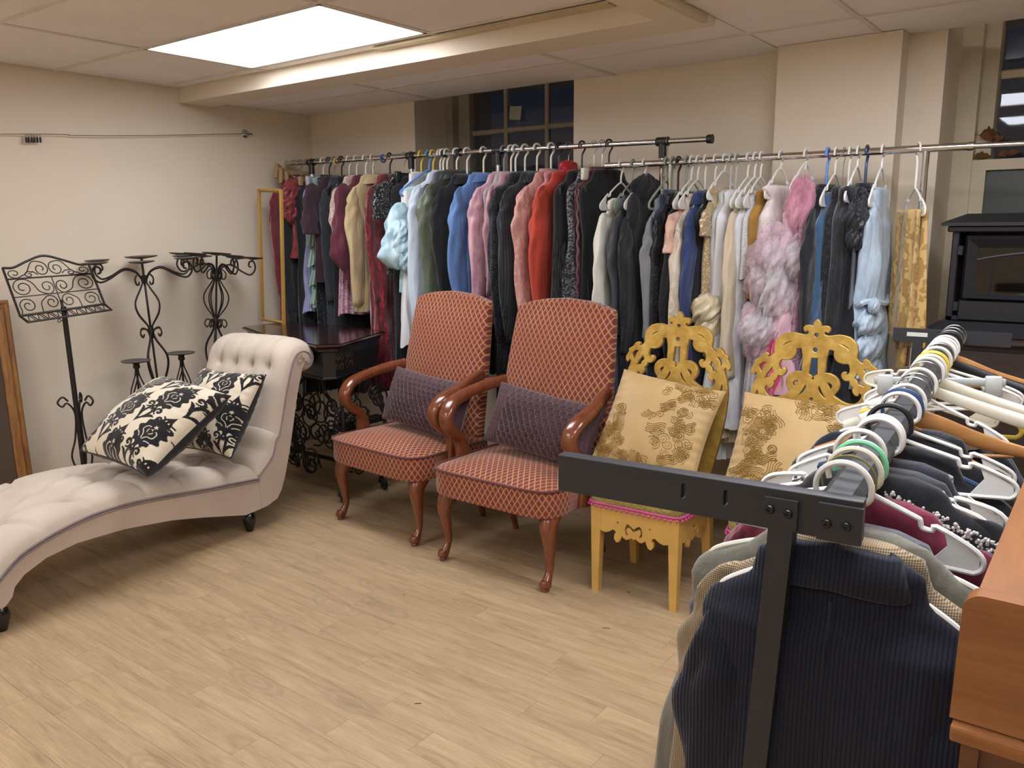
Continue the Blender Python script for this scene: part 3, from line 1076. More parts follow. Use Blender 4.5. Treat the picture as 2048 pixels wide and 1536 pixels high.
def candelabrum(label, top_px, low_px, turn, X=-4.285, ar=.255, has_legs=True):
    T = at(*top_px, x=X); Lw = at(*low_px, x=X)
    ax = (T-Lw)/np.linalg.norm(T-Lw)
    # lean axis down to the floor
    B = Lw-ax*(Lw[2]/ax[2])
    H = T[2]
    zt = Vector((0, 0, 1)).rotation_difference(Vector(ax)).to_matrix().to_4x4()
    M = Matrix.Translation(Vector(B)) @ zt
    t = thing('candelabrum', label, 'candelabra', M=M, group='tall iron candelabra')
    h = H/ax[2]                  # hub height along the axis
    def P(r, a, z): return (r*math.cos(a), r*math.sin(a), z)
    MB().tube([(0, 0, h-.62), (0, 0, h+0.10)], 0.006, 8).build('stem', IRON, t)
    MB().lathe([(0, h-.03), (.014, h-.03), (.017, h-.01), (.014, h+.015), (0, h+.015)], 10).build('collar', IRON, t)
    MB().lathe([(0, h-.30), (.014, h-.30), (.016, h-.28), (.012, h-.26), (0, h-.26)], 10).build('collar', IRON, t)
    MB().lathe([(0, h+.100), (.078, h+.112), (.084, h+.118), (.078, h+.116), (0, h+.105)], 24).build('centre_plate', PLATE, t)
    for k in range(6):
        a = turn+k*PI/3
        MB().tube(cr([P(.008, a, h-.02), P(.03, a, h-.06), P(.068, a, h-.13), P(.06, a, h-.19), P(.02, a, h-.25), P(.006, a, h-.275)], 6), 0.0042, 6).build('cage_bar', IRON, t)
    for k in range(6):
        a = turn+k*PI/3
        q = ar/.262
        arm = cr([P(.010, a, h-.01), P(.045*q, a, h+.035), (P(.11*q, a, h+.052)), P(.19*q, a, h+.015), P(.25*q, a, h+.0), P(.285*q, a, h+.035), P(.272*q, a, h+.078), P(.242*q, a, h+.075), P(.238*q, a, h+.052), P(.255*q, a, h+.045)], 6)
        am = MB().tube(arm, 0.0052, 7).build('arm', IRON, t)
        MB().lathe([(0, h+.088), (.058, h+.098), (.064, h+.104), (.058, h+.102), (0, h+.093)], 22, P(ar, a, 0)).tube([P(ar, a, h+.075), P(ar, a, h+.092)], .006, 7).build('plate', PLATE, am)
        MB().tube(cr([P(.012, a, h-.01), P(.03, a, h+.02), P(.052, a, h+.0), P(.048, a, h-.03), P(.034, a, h-.035), P(.03, a, h-.02)], 6), 0.004, 6).build('scroll', IRON, t)
        MB().tube(cr([P(.008, a, h-.33), P(.02, a, h-.285), P(.05, a, h-.275), P(.062, a, h-.30), P(.05, a, h-.32), P(.04, a, h-.308)], 6), 0.004, 6).build('scroll', IRON, t)
    for k in range(3):
        a = turn+0.5+k*2*PI/3
        pts = [P(.008, a, h-.30), P(.022, a, h-.345), P(.062, a, h-.42), P(.066, a, h-.48), P(.045, a, h-.55), P(.012, a, h-.62), P(.010, a, h-.70)]
        if has_legs: pts += [P(.03, a, max(.25, h-.95)), P(.10, a, .10), P(.20, a, .02), P(.225, a, 0.012), P(.235, a, .03)]
        MB().tube(cr(pts, 6), 0.0062, 7).build('leg', IRON, t)
    return t


candelabrum('black iron candelabrum with round plates nearest the music stand', (288, 556), (313, 745), 2.635)
candelabrum('black iron candelabrum standing behind the dark table by the corner', (433, 546), (432, 632), 3.0, X=-4.335, ar=.2)


def candle_stand(label, px, py, h, X=-4.22):
    T = at(px, py, x=X)
    t = thing('candle_stand', label, 'candle holder', (T[0], T[1], 0), group='low iron candle stands')
    z = T[2]
    MB().lathe([(0, z-.012), (.070, z-.003), (.076, z+.003), (.070, z+.001), (0, z-.006)], 24).build('plate', PLATE, t)
    MB().lathe([(0, z-.04), (.016, z-.04), (.019, z-.03), (.015, z-.02), (.019, z-.012), (0, z-.01)], 14).build('collar', IRON, t)
    for k in range(4):
        a = k*PI/2+.4
        MB().tube(cr([(.008*math.cos(a), .008*math.sin(a), z-.035), (.012*math.cos(a+.4), .012*math.sin(a+.4), z-.08), (.045*math.cos(a+1.2), .045*math.sin(a+1.2), z-.17), (.05*math.cos(a+1.8), .05*math.sin(a+1.8), z-.22), (.012*math.cos(a+2.6), .012*math.sin(a+2.6), z-.31), (.008*math.cos(a+2.9), .008*math.sin(a+2.9), z-.34)], 6), 0.004, 6).build('cage_bar', IRON, t)
    MB().tube([(0, 0, .02), (0, 0, z-.03)], .006, 8).build('stem', IRON, t)
    MB().lathe([(0, 0), (.11, 0), (.11, .008), (.03, .018), (.008, .03), (0, .03)], 20).build('foot', IRON, t)


candle_stand('low iron candle stand with round plate left of the candelabrum leg', 272, 722, 0)
candle_stand('low iron candle stand with round plate beside the chaise headrest', 362, 706, 0)

# leaning gold picture frame at the left edge
GOLDW = wood('gilt_frame_wood', '#a8763a', '#5e3418', 'Z', 0.35)
pf = thing('picture_frame', 'ornate gilt picture frame leaning against the left wall', 'picture frame', (-4.45, 1.45, 0.0))
fA, fB = at(10, 600, x=-4.56), at(31, 938, x=-4.44)
yR = fA[1]
mb = []
zb, ztp = 0.0, fA[2]
def lean(y, z, o): return (-4.42-0.145*(z/ztp)+o, y+(0.035*(z/ztp)-0.02), z)
prof = [(0, 0), (0.0, .012), (.012, .022), (.025, .016), (.036, .028), (.05, .024), (.06, .012), (.07, .010), (.07, 0)]
y0f, y1f = yR-0.62, yR-0.004
for (a, b) in (((y1f, zb), (y1f, ztp)), ((y0f, ztp), (y0f, zb)), ((y1f, ztp), (y0f, ztp)), ((y0f, zb), (y1f, zb))):
    rings = []
    for (yy, zz) in (a, b):
        r_ = []
        for (w_, o) in prof:
            ci = 1 if yy > (y0f+y1f)/2 else -1; cz = 1 if zz > (zb+ztp)/2 else -1
            r_.append(lean(yy-ci*w_, zz-cz*w_, o))
        rings.append(r_)
    MB().loft(rings).build('frame_rail', GOLDW, pf, world=True, angle=50)
c4 = [lean(y, z, 0.004) for y, z in ((y0f+.06, zb+.06), (y1f-.06, zb+.06), (y1f-.06, ztp-.06), (y0f+.06, ztp-.06))]
c5 = [(p[0]-.004, p[1], p[2]) for p in c4]
MB().add(c4+c5, [(0, 1, 2, 3), (7, 6, 5, 4), (0, 4, 5, 1), (1, 5, 6, 2), (2, 6, 7, 3), (3, 7, 4, 0)]).build('picture', plain('brown_canvas', '#4a3a2a', 0.7), pf, world=True, smooth=False)

# ------------------------------------------------------------------ black console table on an iron base
TABLEW = wood('dark_mahogany_top', '#3a1c18', '#1d0d0c', 'X', 0.18, 1.0, 0.5)
BLACKP = plain('black_satin_paint', '#17161a', 0.32, coat=0.2)
ZT = 0.88
tp = [at(408, 645, z=ZT), at(632, 690, z=ZT), at(682, 688, z=ZT), at(772, 660, z=ZT)]
A_, B_, C_, D_ = [p[:2] for p in tp]
E_ = np.array([-3.56, 3.36]); F_ = np.array([-4.33, 3.36])
poly = [A_, A_*.35+B_*.65+np.array([0, -.012]), B_, C_, C_*.5+D_*.5+np.array([.012, 0]), D_+np.array([.03, -.03]), E_, F_]
poly[0] = np.array([max(A_[0], -4.33), A_[1]])
tc = np.mean(poly, 0)
table = thing('console_table', 'black console table with glossy mahogany top and scrolled iron base behind the chaise', 'table', (tc[0], tc[1], 0))


def offs(poly, d):
    out = []
    n = len(poly)
    for i in range(n):
        a, b, c = np.array(poly[i-1]), np.array(poly[i]), np.array(poly[(i+1) % n])
        e1 = (b-a)/np.linalg.norm(b-a); e2 = (c-b)/np.linalg.norm(c-b)
        n1 = np.array([-e1[1], e1[0]]); n2 = np.array([-e2[1], e2[0]])
        m = n1+n2; m /= max(0.4, m @ m/2) * 2 / 2 if False else (m @ m)/2+1e-9
        out.append(b+m*d)
    return out


def ring(poly, z): return [(p[0], p[1], z) for p in poly]


MB().loft([ring(offs(poly, .012), ZT-.002), ring(offs(poly, .008), ZT)], cap0=False).loft([ring(offs(poly, .014), ZT-.022), ring(poly, ZT-.012), ring(offs(poly, .004), ZT-.004), ring(offs(poly, .012), ZT-.002)], cap1=False).build('table_top', TABLEW, table, world=True, angle=35)
MB().loft([ring(offs(poly, .05), ZT-.185), ring(offs(poly, .05), ZT-.05), ring(offs(poly, .03), ZT-.042), ring(offs(poly, .028), ZT-.030), ring(offs(poly, .014), ZT-.022)]).build('apron', BLACKP, table, world=True, smooth=False)
MB().loft([ring(offs(poly, .045), ZT-.193), ring(offs(poly, .040), ZT-.185), ring(offs(poly, .05), ZT-.18)]).build('apron_moulding', BLACKP, table, world=True, smooth=False)
# two pierced panels on the right apron face
fa, fb = offs(poly, .05)[3], offs(poly, .05)[4]
e_ = (fb-fa)/np.linalg.norm(fb-fa); nrm = np.array([e_[1], -e_[0]])
FRET = plain('dull_bronze_fret', '#5a4a30', 0.5, 0.3)
for k in (.30, 1.05):
    fm = MB()
    c0_ = fa+e_*k*0.3*np.linalg.norm(fb-fa)*1.7
    for q in range(4):
        for (sx, sy) in ((1, 1), (-1, 1)):
            pts = spiral_pts((0, 0), .022, q*PI/2, .9, sx, 10)
            fm.tube([np.array([c0_[0]+e_[0]*(p[0]+.03*math.cos(q*PI/2+.78))+nrm[0]*.003, c0_[1]+e_[1]*(p[0]+.03*math.cos(q*PI/2+.78))+nrm[1]*.003, ZT-.105+p[1]+.03*math.sin(q*PI/2+.78)]) for p in cr(pts, 3)], .0016, 4)
    fm.build('fret_panel', FRET, table, world=True)['kind'] = 'stuff'
# iron base: two scrolled ends and a stretcher
for (lx, sgn) in ((-3.33, 1), (-4.10, -1)):
    for ly in (2.86, 3.16):
        for w in (0, 1):
            tx = lx+sgn*((.02 if w else -.07) if ly < 3 else (-.10 if w else -.17)); ty = ly-(.03 if ly < 3 else -.04)+(.06 if w else 0)
            path = cr([(tx, ty, ZT-.19), (tx-sgn*.02, ty+.02, ZT-.28), (tx*.5+lx*.5, ty*.5+ly*.5, .55), (lx+sgn*.04, ly, .42), (lx, ly, .25), (lx+sgn*.0, ly, .10), (lx+sgn*.01, ly-.03, .035)], 6)
            MB().tube(path, 0.010, 8).build('leg', IRON, table, world=True)
        MB().tube(cr([(lx, ly, .06), (lx, ly, .03), (lx+.03, ly-.02, .012), (lx+.065, ly-.035, .025), (lx+.06, ly-.035, .055), (lx+.035, ly-.03, .05), (lx+.04, ly-.03, .035)], 6), 0.012, 8).build('scroll_foot', IRON, table, world=True)
    fm = MB()
    rgk = random.Random(7)
    for k in range(34):
        cy_, cz_ = 2.86+.30*rgk.random(), .14+.50*rgk.random()
        fm.tube(cr([(lx+.03*sgn*(k % 3-1), cy_+p[0]*1.2, cz_+p[1]*1.2) for p in spiral_pts((0, 0), rgk.uniform(.035, .065), rgk.uniform(0, 6.28), 1.5, 1 if k % 2 else -1, 12)], 3), .0055, 5)
    fm.build('scrollwork', IRON, table, world=True)['kind'] = 'stuff'
fm = MB()
for k in range(44):
    cx_, cz_ = -4.08+.75*rgk.random(), .12+.40*rgk.random()
    fm.tube(cr([(cx_+p[0]*1.3, 2.90+.02*(k % 3), cz_+p[1]*1.3) for p in spiral_pts((0, 0), rgk.uniform(.04, .08), rgk.uniform(0, 6.28), 1.5, 1 if k % 2 else -1, 12)], 3), .0055, 5)
fm.build('scrollwork', IRON, table, world=True)['kind'] = 'stuff'
MB().tube([(-4.10, 3.01, .16), (-3.33, 3.01, .16)], .012, 8).build('stretcher', IRON, table, world=True)
for x_ in (-3.37, -4.14): MB().box((x_, 2.85, .40), (x_+.08, 3.17, .425)).build('end_bar', IRON, table, world=True)

# thin yellow wooden frame standing on the table
yfz = ZT
yf = thing('easel_frame', 'thin yellow wooden frame standing on the back of the black table', 'frame', (-4.43, 3.27, yfz))
a_, b_ = at(525, 632, y=3.27), at(518, 378, y=3.27)
c_, d_ = at(567, 636, y=3.20), at(562, 379, y=3.20)
for nm, p, q in (('upright', a_, b_), ('upright', c_, d_), ('top_bar', b_, d_)):
    p, q = p.copy(), q.copy()
    if nm == 'upright': p[2] = yfz
    else:
        p[2] -= .008; q[2] -= .008
    MB().tube([p, q], 0.0115, 4, up=(1, 1, 0) if nm == 'upright' else (0, 0, 1)).build(nm, YEL_WOOD, yf, world=True, smooth=False)
p, q = a_.copy(), c_.copy(); p[2] = q[2] = yfz+.011
MB().tube([p, q], 0.010, 4).build('bottom_bar', YEL_WOOD, yf, world=True, smooth=False)


# ------------------------------------------------------------------ upholstered armchairs
def diamond_mat():
    n = NT('maroon_diamond_upholstery')
    uv = n.coord('UV')
    o = n.xyz(uv)
    a = n.math('MULTIPLY', o[0], 1/.030); b = n.math('MULTIPLY', o[1], 1/.045)
    def dist(k): return n.math('ABSOLUTE', n.math('SUBTRACT', n.math('FRACT', k), 0.5))
    d1, d2 = dist(n.math('ADD', a, b)), dist(n.math('SUBTRACT', a, b))
    m = n.math('MAXIMUM', d1, d2)           # 0.5 on the lines
    line = n.math('GREATER_THAN', m, 0.448)
    line2 = n.math('MULTIPLY', n.math('GREATER_THAN', m, 0.415), n.math('LESS_THAN', m, 0.430))
    ob = n.coord('Object')
    f = n.noise(ob, 240, 2)
    red = n.ramp(f, [(0.35, lin('#66302b')), (0.65, lin('#7e3e37'))])
    pale = n.ramp(n.noise(ob, 5, 3), [(0.35, lin('#b8884f')), (0.65, lin('#cda068'))])
    col = n.mix(n.math('GREATER_THAN', m, 0.30), red, lin('#8a463d'))
    col = n.mix(n.math('MULTIPLY', line2, 0.6), col, pale)
    col = n.mix(line, col, pale)
    n.p(Base_Color=col, Roughness=0.75, Sheen_Weight=0.35, Sheen_Roughness=0.4, Specular_IOR_Level=0.3)
    n.bump(n.math('ADD', n.math('MULTIPLY', line, 0.7), n.math('MULTIPLY', f, 0.4)), 0.4, 0.0012)
    return n.m


DIAM = diamond_mat()
WELT = fabric('#5d2b28', rough=0.8, name='maroon_welt', crease=False)
CHAIRW = wood('cherry_stained_wood', '#7f4526', '#5f311b', 'Z', 0.22, 1.0, 0.5)


def sq(a, p):
    return np.sign(a)*np.abs(a)**p


def srect(w, d, p=0.35, n=48, cx=0, cy=0):
    a = np.linspace(0, 2*PI, n, endpoint=False)
    return np.column_stack([cx+w/2*sq(np.cos(a), p), cy+d/2*sq(np.sin(a), p)])


def armchair(label, loc, rz):
    t = thing('armchair', label, 'armchair', loc, rz, 'maroon diamond armchairs', size=FS)
    # local: x right, y to the back, z up; origin between the front feet
    n = 64
    seat = []
    uvs = []
    per = None
    prof = [(0.985, .335), (1.0, .35), (1.0, .43), (1.0, .455)]
    for k, z in prof:
        q = srect(.70*k, .60*k, .3, n, 0, .255); seat.append(np.column_stack([q, np.full(n, z)]))
    L = np.r_[0, np.cumsum(np.linalg.norm(np.diff(srect(.70, .60, .3, n), axis=0), axis=1))]
    mbs = MB().loft(seat, cap1=False)
    uv = [np.column_stack([L, np.full(n, z)]) for k, z in prof]
    mbs.build('seat_side', DIAM, t, uv=np.vstack(uv), angle=60, fix=True)
    top = []
    for k in np.linspace(1, 0.02, 16):
        q = srect(.70*k, .60*k, .3+.25*(1-k), n, 0, .255)
        zz = .455+.045*(1-k**3.0)*np.ones(n)
        zz = zz+.012*np.clip((-q[:, 1]+.255)/.3, -1, 1)*(1-k)
        top.append(np.column_stack([q, zz]))
    MB().loft(top, cap0=False).build('seat_cushion', DIAM, t, uv='box', angle=None)
    q = srect(.706, .606, .3, n, 0, .255)
    MB().tube(np.column_stack([q, np.full(n, .457)]), .006, 6, closed=True, caps=False).build('welt', WELT, t)
    # back
    rings, uvb = [], []
    nn = 56
    a = np.linspace(0, 2*PI, nn, endpoint=False)
    for i, k in enumerate(np.linspace(0, 1, 22)):
        w = .61-.05*k+.03*math.sin(PI*k)
        th = .105-.03*k
        x = w/2*sq(np.cos(a), .32); yy = th/2*sq(np.sin(a), .45)
        zt_ = 1.16+.042*(1-np.clip(np.abs(x)/(w/2), 0, 1)**2.2)
        z = .40+(zt_-.40)*k
        y = yy+.475+.13*k**1.25-.035*(1-(2*x/w)**2)*(yy < 0)*math.sin(PI*min(1, k*1.05))**.6
        rings.append(np.column_stack([x, y, z])); uvb.append(np.column_stack([x, z]))
    for s_, dz in ((.93, .012), (.75, .018), (.4, .021)):
        r = rings[21].copy(); c = r.mean(0)
        r[:, 0] = c[0]+(r[:, 0]-c[0])*(1-(1-s_)*.25); r[:, 1] = c[1]+(r[:, 1]-c[1])*s_; r[:, 2] += dz
        rings.append(r); uvb.append(np.column_stack([r[:, 0], r[:, 2]]))
    MB().loft(rings).build('backrest', DIAM, t, uv=np.vstack(uvb), angle=None)
    for sx in (-1, 1):
        arm = cr([(.30*sx, .50, .80), (.325*sx, .41, .792), (.352*sx, .31, .772), (.362*sx, .22, .752), (.360*sx, .15, .728), (.352*sx, .105, .685), (.350*sx, .105, .635), (.352*sx, .15, .588), (.356*sx, .20, .552), (.358*sx, .222, .50), (.358*sx, .220, .42), (.357*sx, .21, .345)], 7)
        m = len(arm)
        T = np.gradient(arm, axis=0); T /= np.linalg.norm(T, axis=1)[:, None]
        kx = np.linspace(0, 1, m)
        wid = np.interp(kx, [0, .15, .35, .5, .62, .75, 1], [.024, .028, .041, .038, .031, .029, .027])
        thk = np.interp(kx, [0, .2, .4, .55, .7, .78, .85, 1], [.030, .026, .025, .026, .027, .033, .040, .042])
        rings = []
        aa = np.linspace(0, 2*PI, 14, endpoint=False)
        for i in range(m):
            X = np.array([1.0, 0, 0]); X = X-T[i]*T[i][0]; X /= np.linalg.norm(X); Y = np.cross(T[i], X)
            rings.append(arm[i]+X*(wid[i]*sq(np.cos(aa), .8))[:, None]+Y*(thk[i]*sq(np.sin(aa), .8))[:, None])
        MB().loft(rings).build('arm', CHAIRW, t, angle=50)
        leg = cr([(.285*sx, .075, .36), (.292*sx, .03, .30), (.300*sx, .018, .25), (.298*sx, .03, .16), (.294*sx, .036, .09), (.296*sx, .016, .045), (.298*sx, .0, .022)], 7)
        MB().tube(leg, [.050, .045, .038, .028, .020, .017, .022, .026], 14, up=(1, 0, 0)).lathe([(0, 0), (.016, 0), (.019, .006), (.015, .012), (.026, .022), (.027, .034), (.018, .05), (0, .05)], 16, (.298*sx, -.002, 0)).build('front_leg', CHAIRW, t, angle=60)
        MB().tube(cr([(.27*sx, .47, .36), (.268*sx, .48, .22), (.265*sx, .54, 0.0)], 6), [.024, .021, .015], 8).build('back_leg', CHAIRW, t)
    return t


armchair('maroon diamond-patterned armchair on the right, next to the gold chair', (-2.063, 2.577, 0.000), R(0))
armchair('maroon diamond-patterned armchair on the left, beside the black table', (-2.839, 2.643, 0.000), R(-4))

PLUM = fabric('#4b3237', 'plain', rough=0.7, sheen=0.3, name='plum_taffeta', var=.08, crease=False)


def lumbar(label, M, w=.60, h=.30, T=.16, seed=0):
    t = thing('lumbar_cushion', label, 'cushion', M=M, group='plum smocked cushions', size=FS)
    U, V, P = pillow_surface(w, h, T, 220, 120, 1, pinch=.05, wr=.004, seed=seed)
    X, Y = P[..., 0], P[..., 1]
    mid = 1/(1+np.exp((np.abs(X)-w*.335)*400))
    px_, py_ = .036, .027
    i = Y/py_; sh_ = np.floor(i) % 2*.5
    fx = X/px_+sh_; fx -= np.floor(fx); fy = i-np.floor(i)
    bump = (np.abs(np.sin(PI*fx))**.6)*(.35+.65*fy)
    ends = np.sin(X*330+2.5*np.sin(Y*20))*.5+np.sin(X*760+Y*14)*.3
    f = np.clip((1-U**2)*(1-V**2), 0, 1)**.25
    P[..., 2] += f*(mid*bump*.019+(1-mid)*ends*.0065)
    P[..., 0] += f*mid*np.sin(Y*240)*.003
    P[..., 1] -= f*mid*(1-fy)*.006*np.sin(PI*fx)
    MB().grid(P).build('front', PLUM, t, fix=False, angle=None)
    _, _, Q = pillow_surface(w, h, T*.8, 50, 30, -1, pinch=.05, seed=seed+3)
    MB().grid(Q[::-1]).build('back', PLUM, t, fix=False, angle=None)


x, y_, n_ = basis((-.05, -.93, .36), (.06, 0, 1))
lumbar('plum smocked lumbar cushion on the left armchair', frameM((-2.735, 2.915, 0.612), x, y_, n_), seed=1)
x, y_, n_ = basis((.04, -.93, .38), (.10, 0, 1))
lumbar('plum smocked lumbar cushion on the right armchair', frameM((-1.998, 2.862, 0.612), x, y_, n_), seed=5)

# ------------------------------------------------------------------ gold fretwork chairs
GOLD = None


def gold_mat():
    n = NT('worn_gold_paint')
    v = n.coord('Object')
    f = n.noise(v, 14, 5, 0.7)
    n.p(Base_Color=n.ramp(f, [(0.3, lin('#9c7b34')), (0.55, lin('#c3a052')), (0.75, lin('#dabb68'))]), Roughness=n.math('MULTIPLY_ADD', f, 0.25, 0.3), Metallic=0.6, Specular_IOR_Level=0.5)
    n.bump(n.noise(v, 70, 3), 0.15, 0.001)
    return n.m


GOLD = gold_mat()
YELP = plain('yellow_ochre_paint', '#cda457', 0.5, bump=(60, .15, .001), var=.08)
OLIVE = fabric('#a29550', 'paisley', '#8d8040', rough=0.4, name='olive_paisley_satin', scale=.8)
PINKT = plain('pink_trim_yarn', '#c04a86', 0.9, bump=(300, .5, .001))
F_OUT = [(0.001,1.196),(0.008,1.187),(0.014,1.175),(0.014,1.168),(0.021,1.17),(0.032,1.172),(0.043,1.17),(0.049,1.162),(0.048,1.154),(0.042,1.148),(0.038,1.152),(0.032,1.153),(0.028,1.147),(0.028,1.14),(0.034,1.135),(0.046,1.133),(0.067,1.136),(0.085,1.14),(0.103,1.138),(0.125,1.132),(0.141,1.119),(0.152,1.104),(0.156,1.084),(0.155,1.065),(0.153,1.055),(0.162,1.044),(0.173,1.035),(0.184,1.035),(0.185,1.041),(0.181,1.046),(0.183,1.05),(0.192,1.051),(0.201,1.045),(0.209,1.033),(0.217,1.026),(0.229,1.02),(0.231,1.015),(0.229,1.007),(0.237,0.994),(0.243,0.983),(0.243,0.971),(0.238,0.963),(0.232,0.964),(0.231,0.971),(0.224,0.973),(0.218,0.969),(0.217,0.96),(0.222,0.944),(0.229,0.926),(0.234,0.904),(0.238,0.886),(0.241,0.856),(.238,.78),(.228,.70),(.21,.60),(.19,.50),(.185,.40)]
F_HOLES = [
 [(0.085,1.106),(0.099,1.107),(0.112,1.102),(0.124,1.092),(0.129,1.078),(0.119,1.087),(0.105,1.096),(0.092,1.102)],
 [(0.053,1.082),(0.073,1.079),(0.073,1.066),(0.076,1.053),(0.085,1.04),(0.099,1.033),(0.112,1.031),(0.127,1.032),(0.134,1.022),(0.137,1.006),(0.135,0.995),(0.13,0.988),(0.122,0.985),(0.12,0.991),(0.121,0.995),(0.113,0.996),(0.107,0.987),(0.11,0.976),(0.119,0.967),(0.129,0.966),(0.138,0.966),(0.141,0.954),(0.15,0.944),(0.156,0.941),(0.152,0.931),(0.155,0.92),(0.163,0.911),(0.171,0.911),(0.171,0.916),(0.175,0.921),(0.183,0.918),(0.187,0.908),(0.183,0.893),(0.172,0.88),(0.157,0.873),(0.136,0.873),(0.114,0.881),(0.095,0.892),(0.082,0.903),(0.092,0.918),(0.1,0.936),(0.099,0.955),(0.089,0.971),(0.075,0.981),(0.059,0.986),(0.042,0.987),(0.043,1.0),(0.042,1.022),(0.043,1.044),(0.047,1.064)],
 [(0.181,1.013),(0.197,1.017),(0.212,1.008),(0.216,0.995),(0.21,0.982),(0.201,0.972),(0.198,0.985),(0.192,1.001)],
 [(0.159,1.003),(0.174,0.982),(0.187,0.959),(0.193,0.945),(0.18,0.949),(0.168,0.952),(0.163,0.965),(0.151,0.977),(0.158,0.992)],
 [(0.053,0.951),(0.062,0.953),(0.073,0.947),(0.077,0.936),(0.069,0.923),(0.061,0.935)],
 [(0.027,0.938),(0.034,0.926),(0.042,0.91),(0.052,0.894),(0.057,0.882),(0.044,0.891),(0.029,0.906),(0.021,0.922),(0.022,0.933)],
 [(0.025,0.836),(0.026,0.851),(0.033,0.861),(0.043,0.865),(0.05,0.86),(0.049,0.851),(0.043,0.849),(0.046,0.836)],
 [(0.071,0.863),(0.086,0.846),(0.065,0.844)],
 [(.215,.905),(.224,.87),(.222,.83),(.205,.862)],
 [(.12,.862),(.165,.855),(.185,.835),(.12,.842)]]
F_KEY = [(0.015,1.047),(0.016,1.025),(0.018,0.998),(0.02,0.979),(0.009,0.973),(0.005,0.968),(0.007,0.963),(0.004,0.955)]
F_CIRC = [(1.136, .0105), (1.077, .012), (.88, .0095)]


def curve_mesh(loops, extrude, bevel, name, mat, parent, xf):
    """flat board with holes: filled 2-D curve, given thickness and a bevelled edge"""
    cd = bpy.data.curves.new(name+'_c', 'CURVE')
    cd.dimensions = '2D'; cd.fill_mode = 'BOTH'; cd.extrude = extrude; cd.bevel_depth = bevel; cd.bevel_resolution = 1
    for lp, smooth in loops:
        P = cr(lp, 3, closed=True) if smooth else np.array(lp)
        s_ = cd.splines.new('POLY'); s_.points.add(len(P)-1); s_.use_cyclic_u = True
        for i, p in enumerate(P): s_.points[i].co = (p[0], p[1], 0, 1)
    ob = bpy.data.objects.new(name+'_c', cd); COL.objects.link(ob)
    dg = bpy.context.evaluated_depsgraph_get()
    me = bpy.data.meshes.new_from_object(ob.evaluated_get(dg))
    me.name = name
    bpy.data.objects.remove(ob); bpy.data.curves.remove(cd)
    me.transform(xf)
    me.materials.clear(); me.materials.append(mat)
    me.polygons.foreach_set('use_smooth', [True]*len(me.polygons)); me.set_sharp_from_angle(angle=R(25))
    o = bpy.data.objects.new(name, me); COL.objects.link(o); o.parent = parent
    return o


def mirror(half):
    return half+[(-x, z) for x, z in reversed(half)]


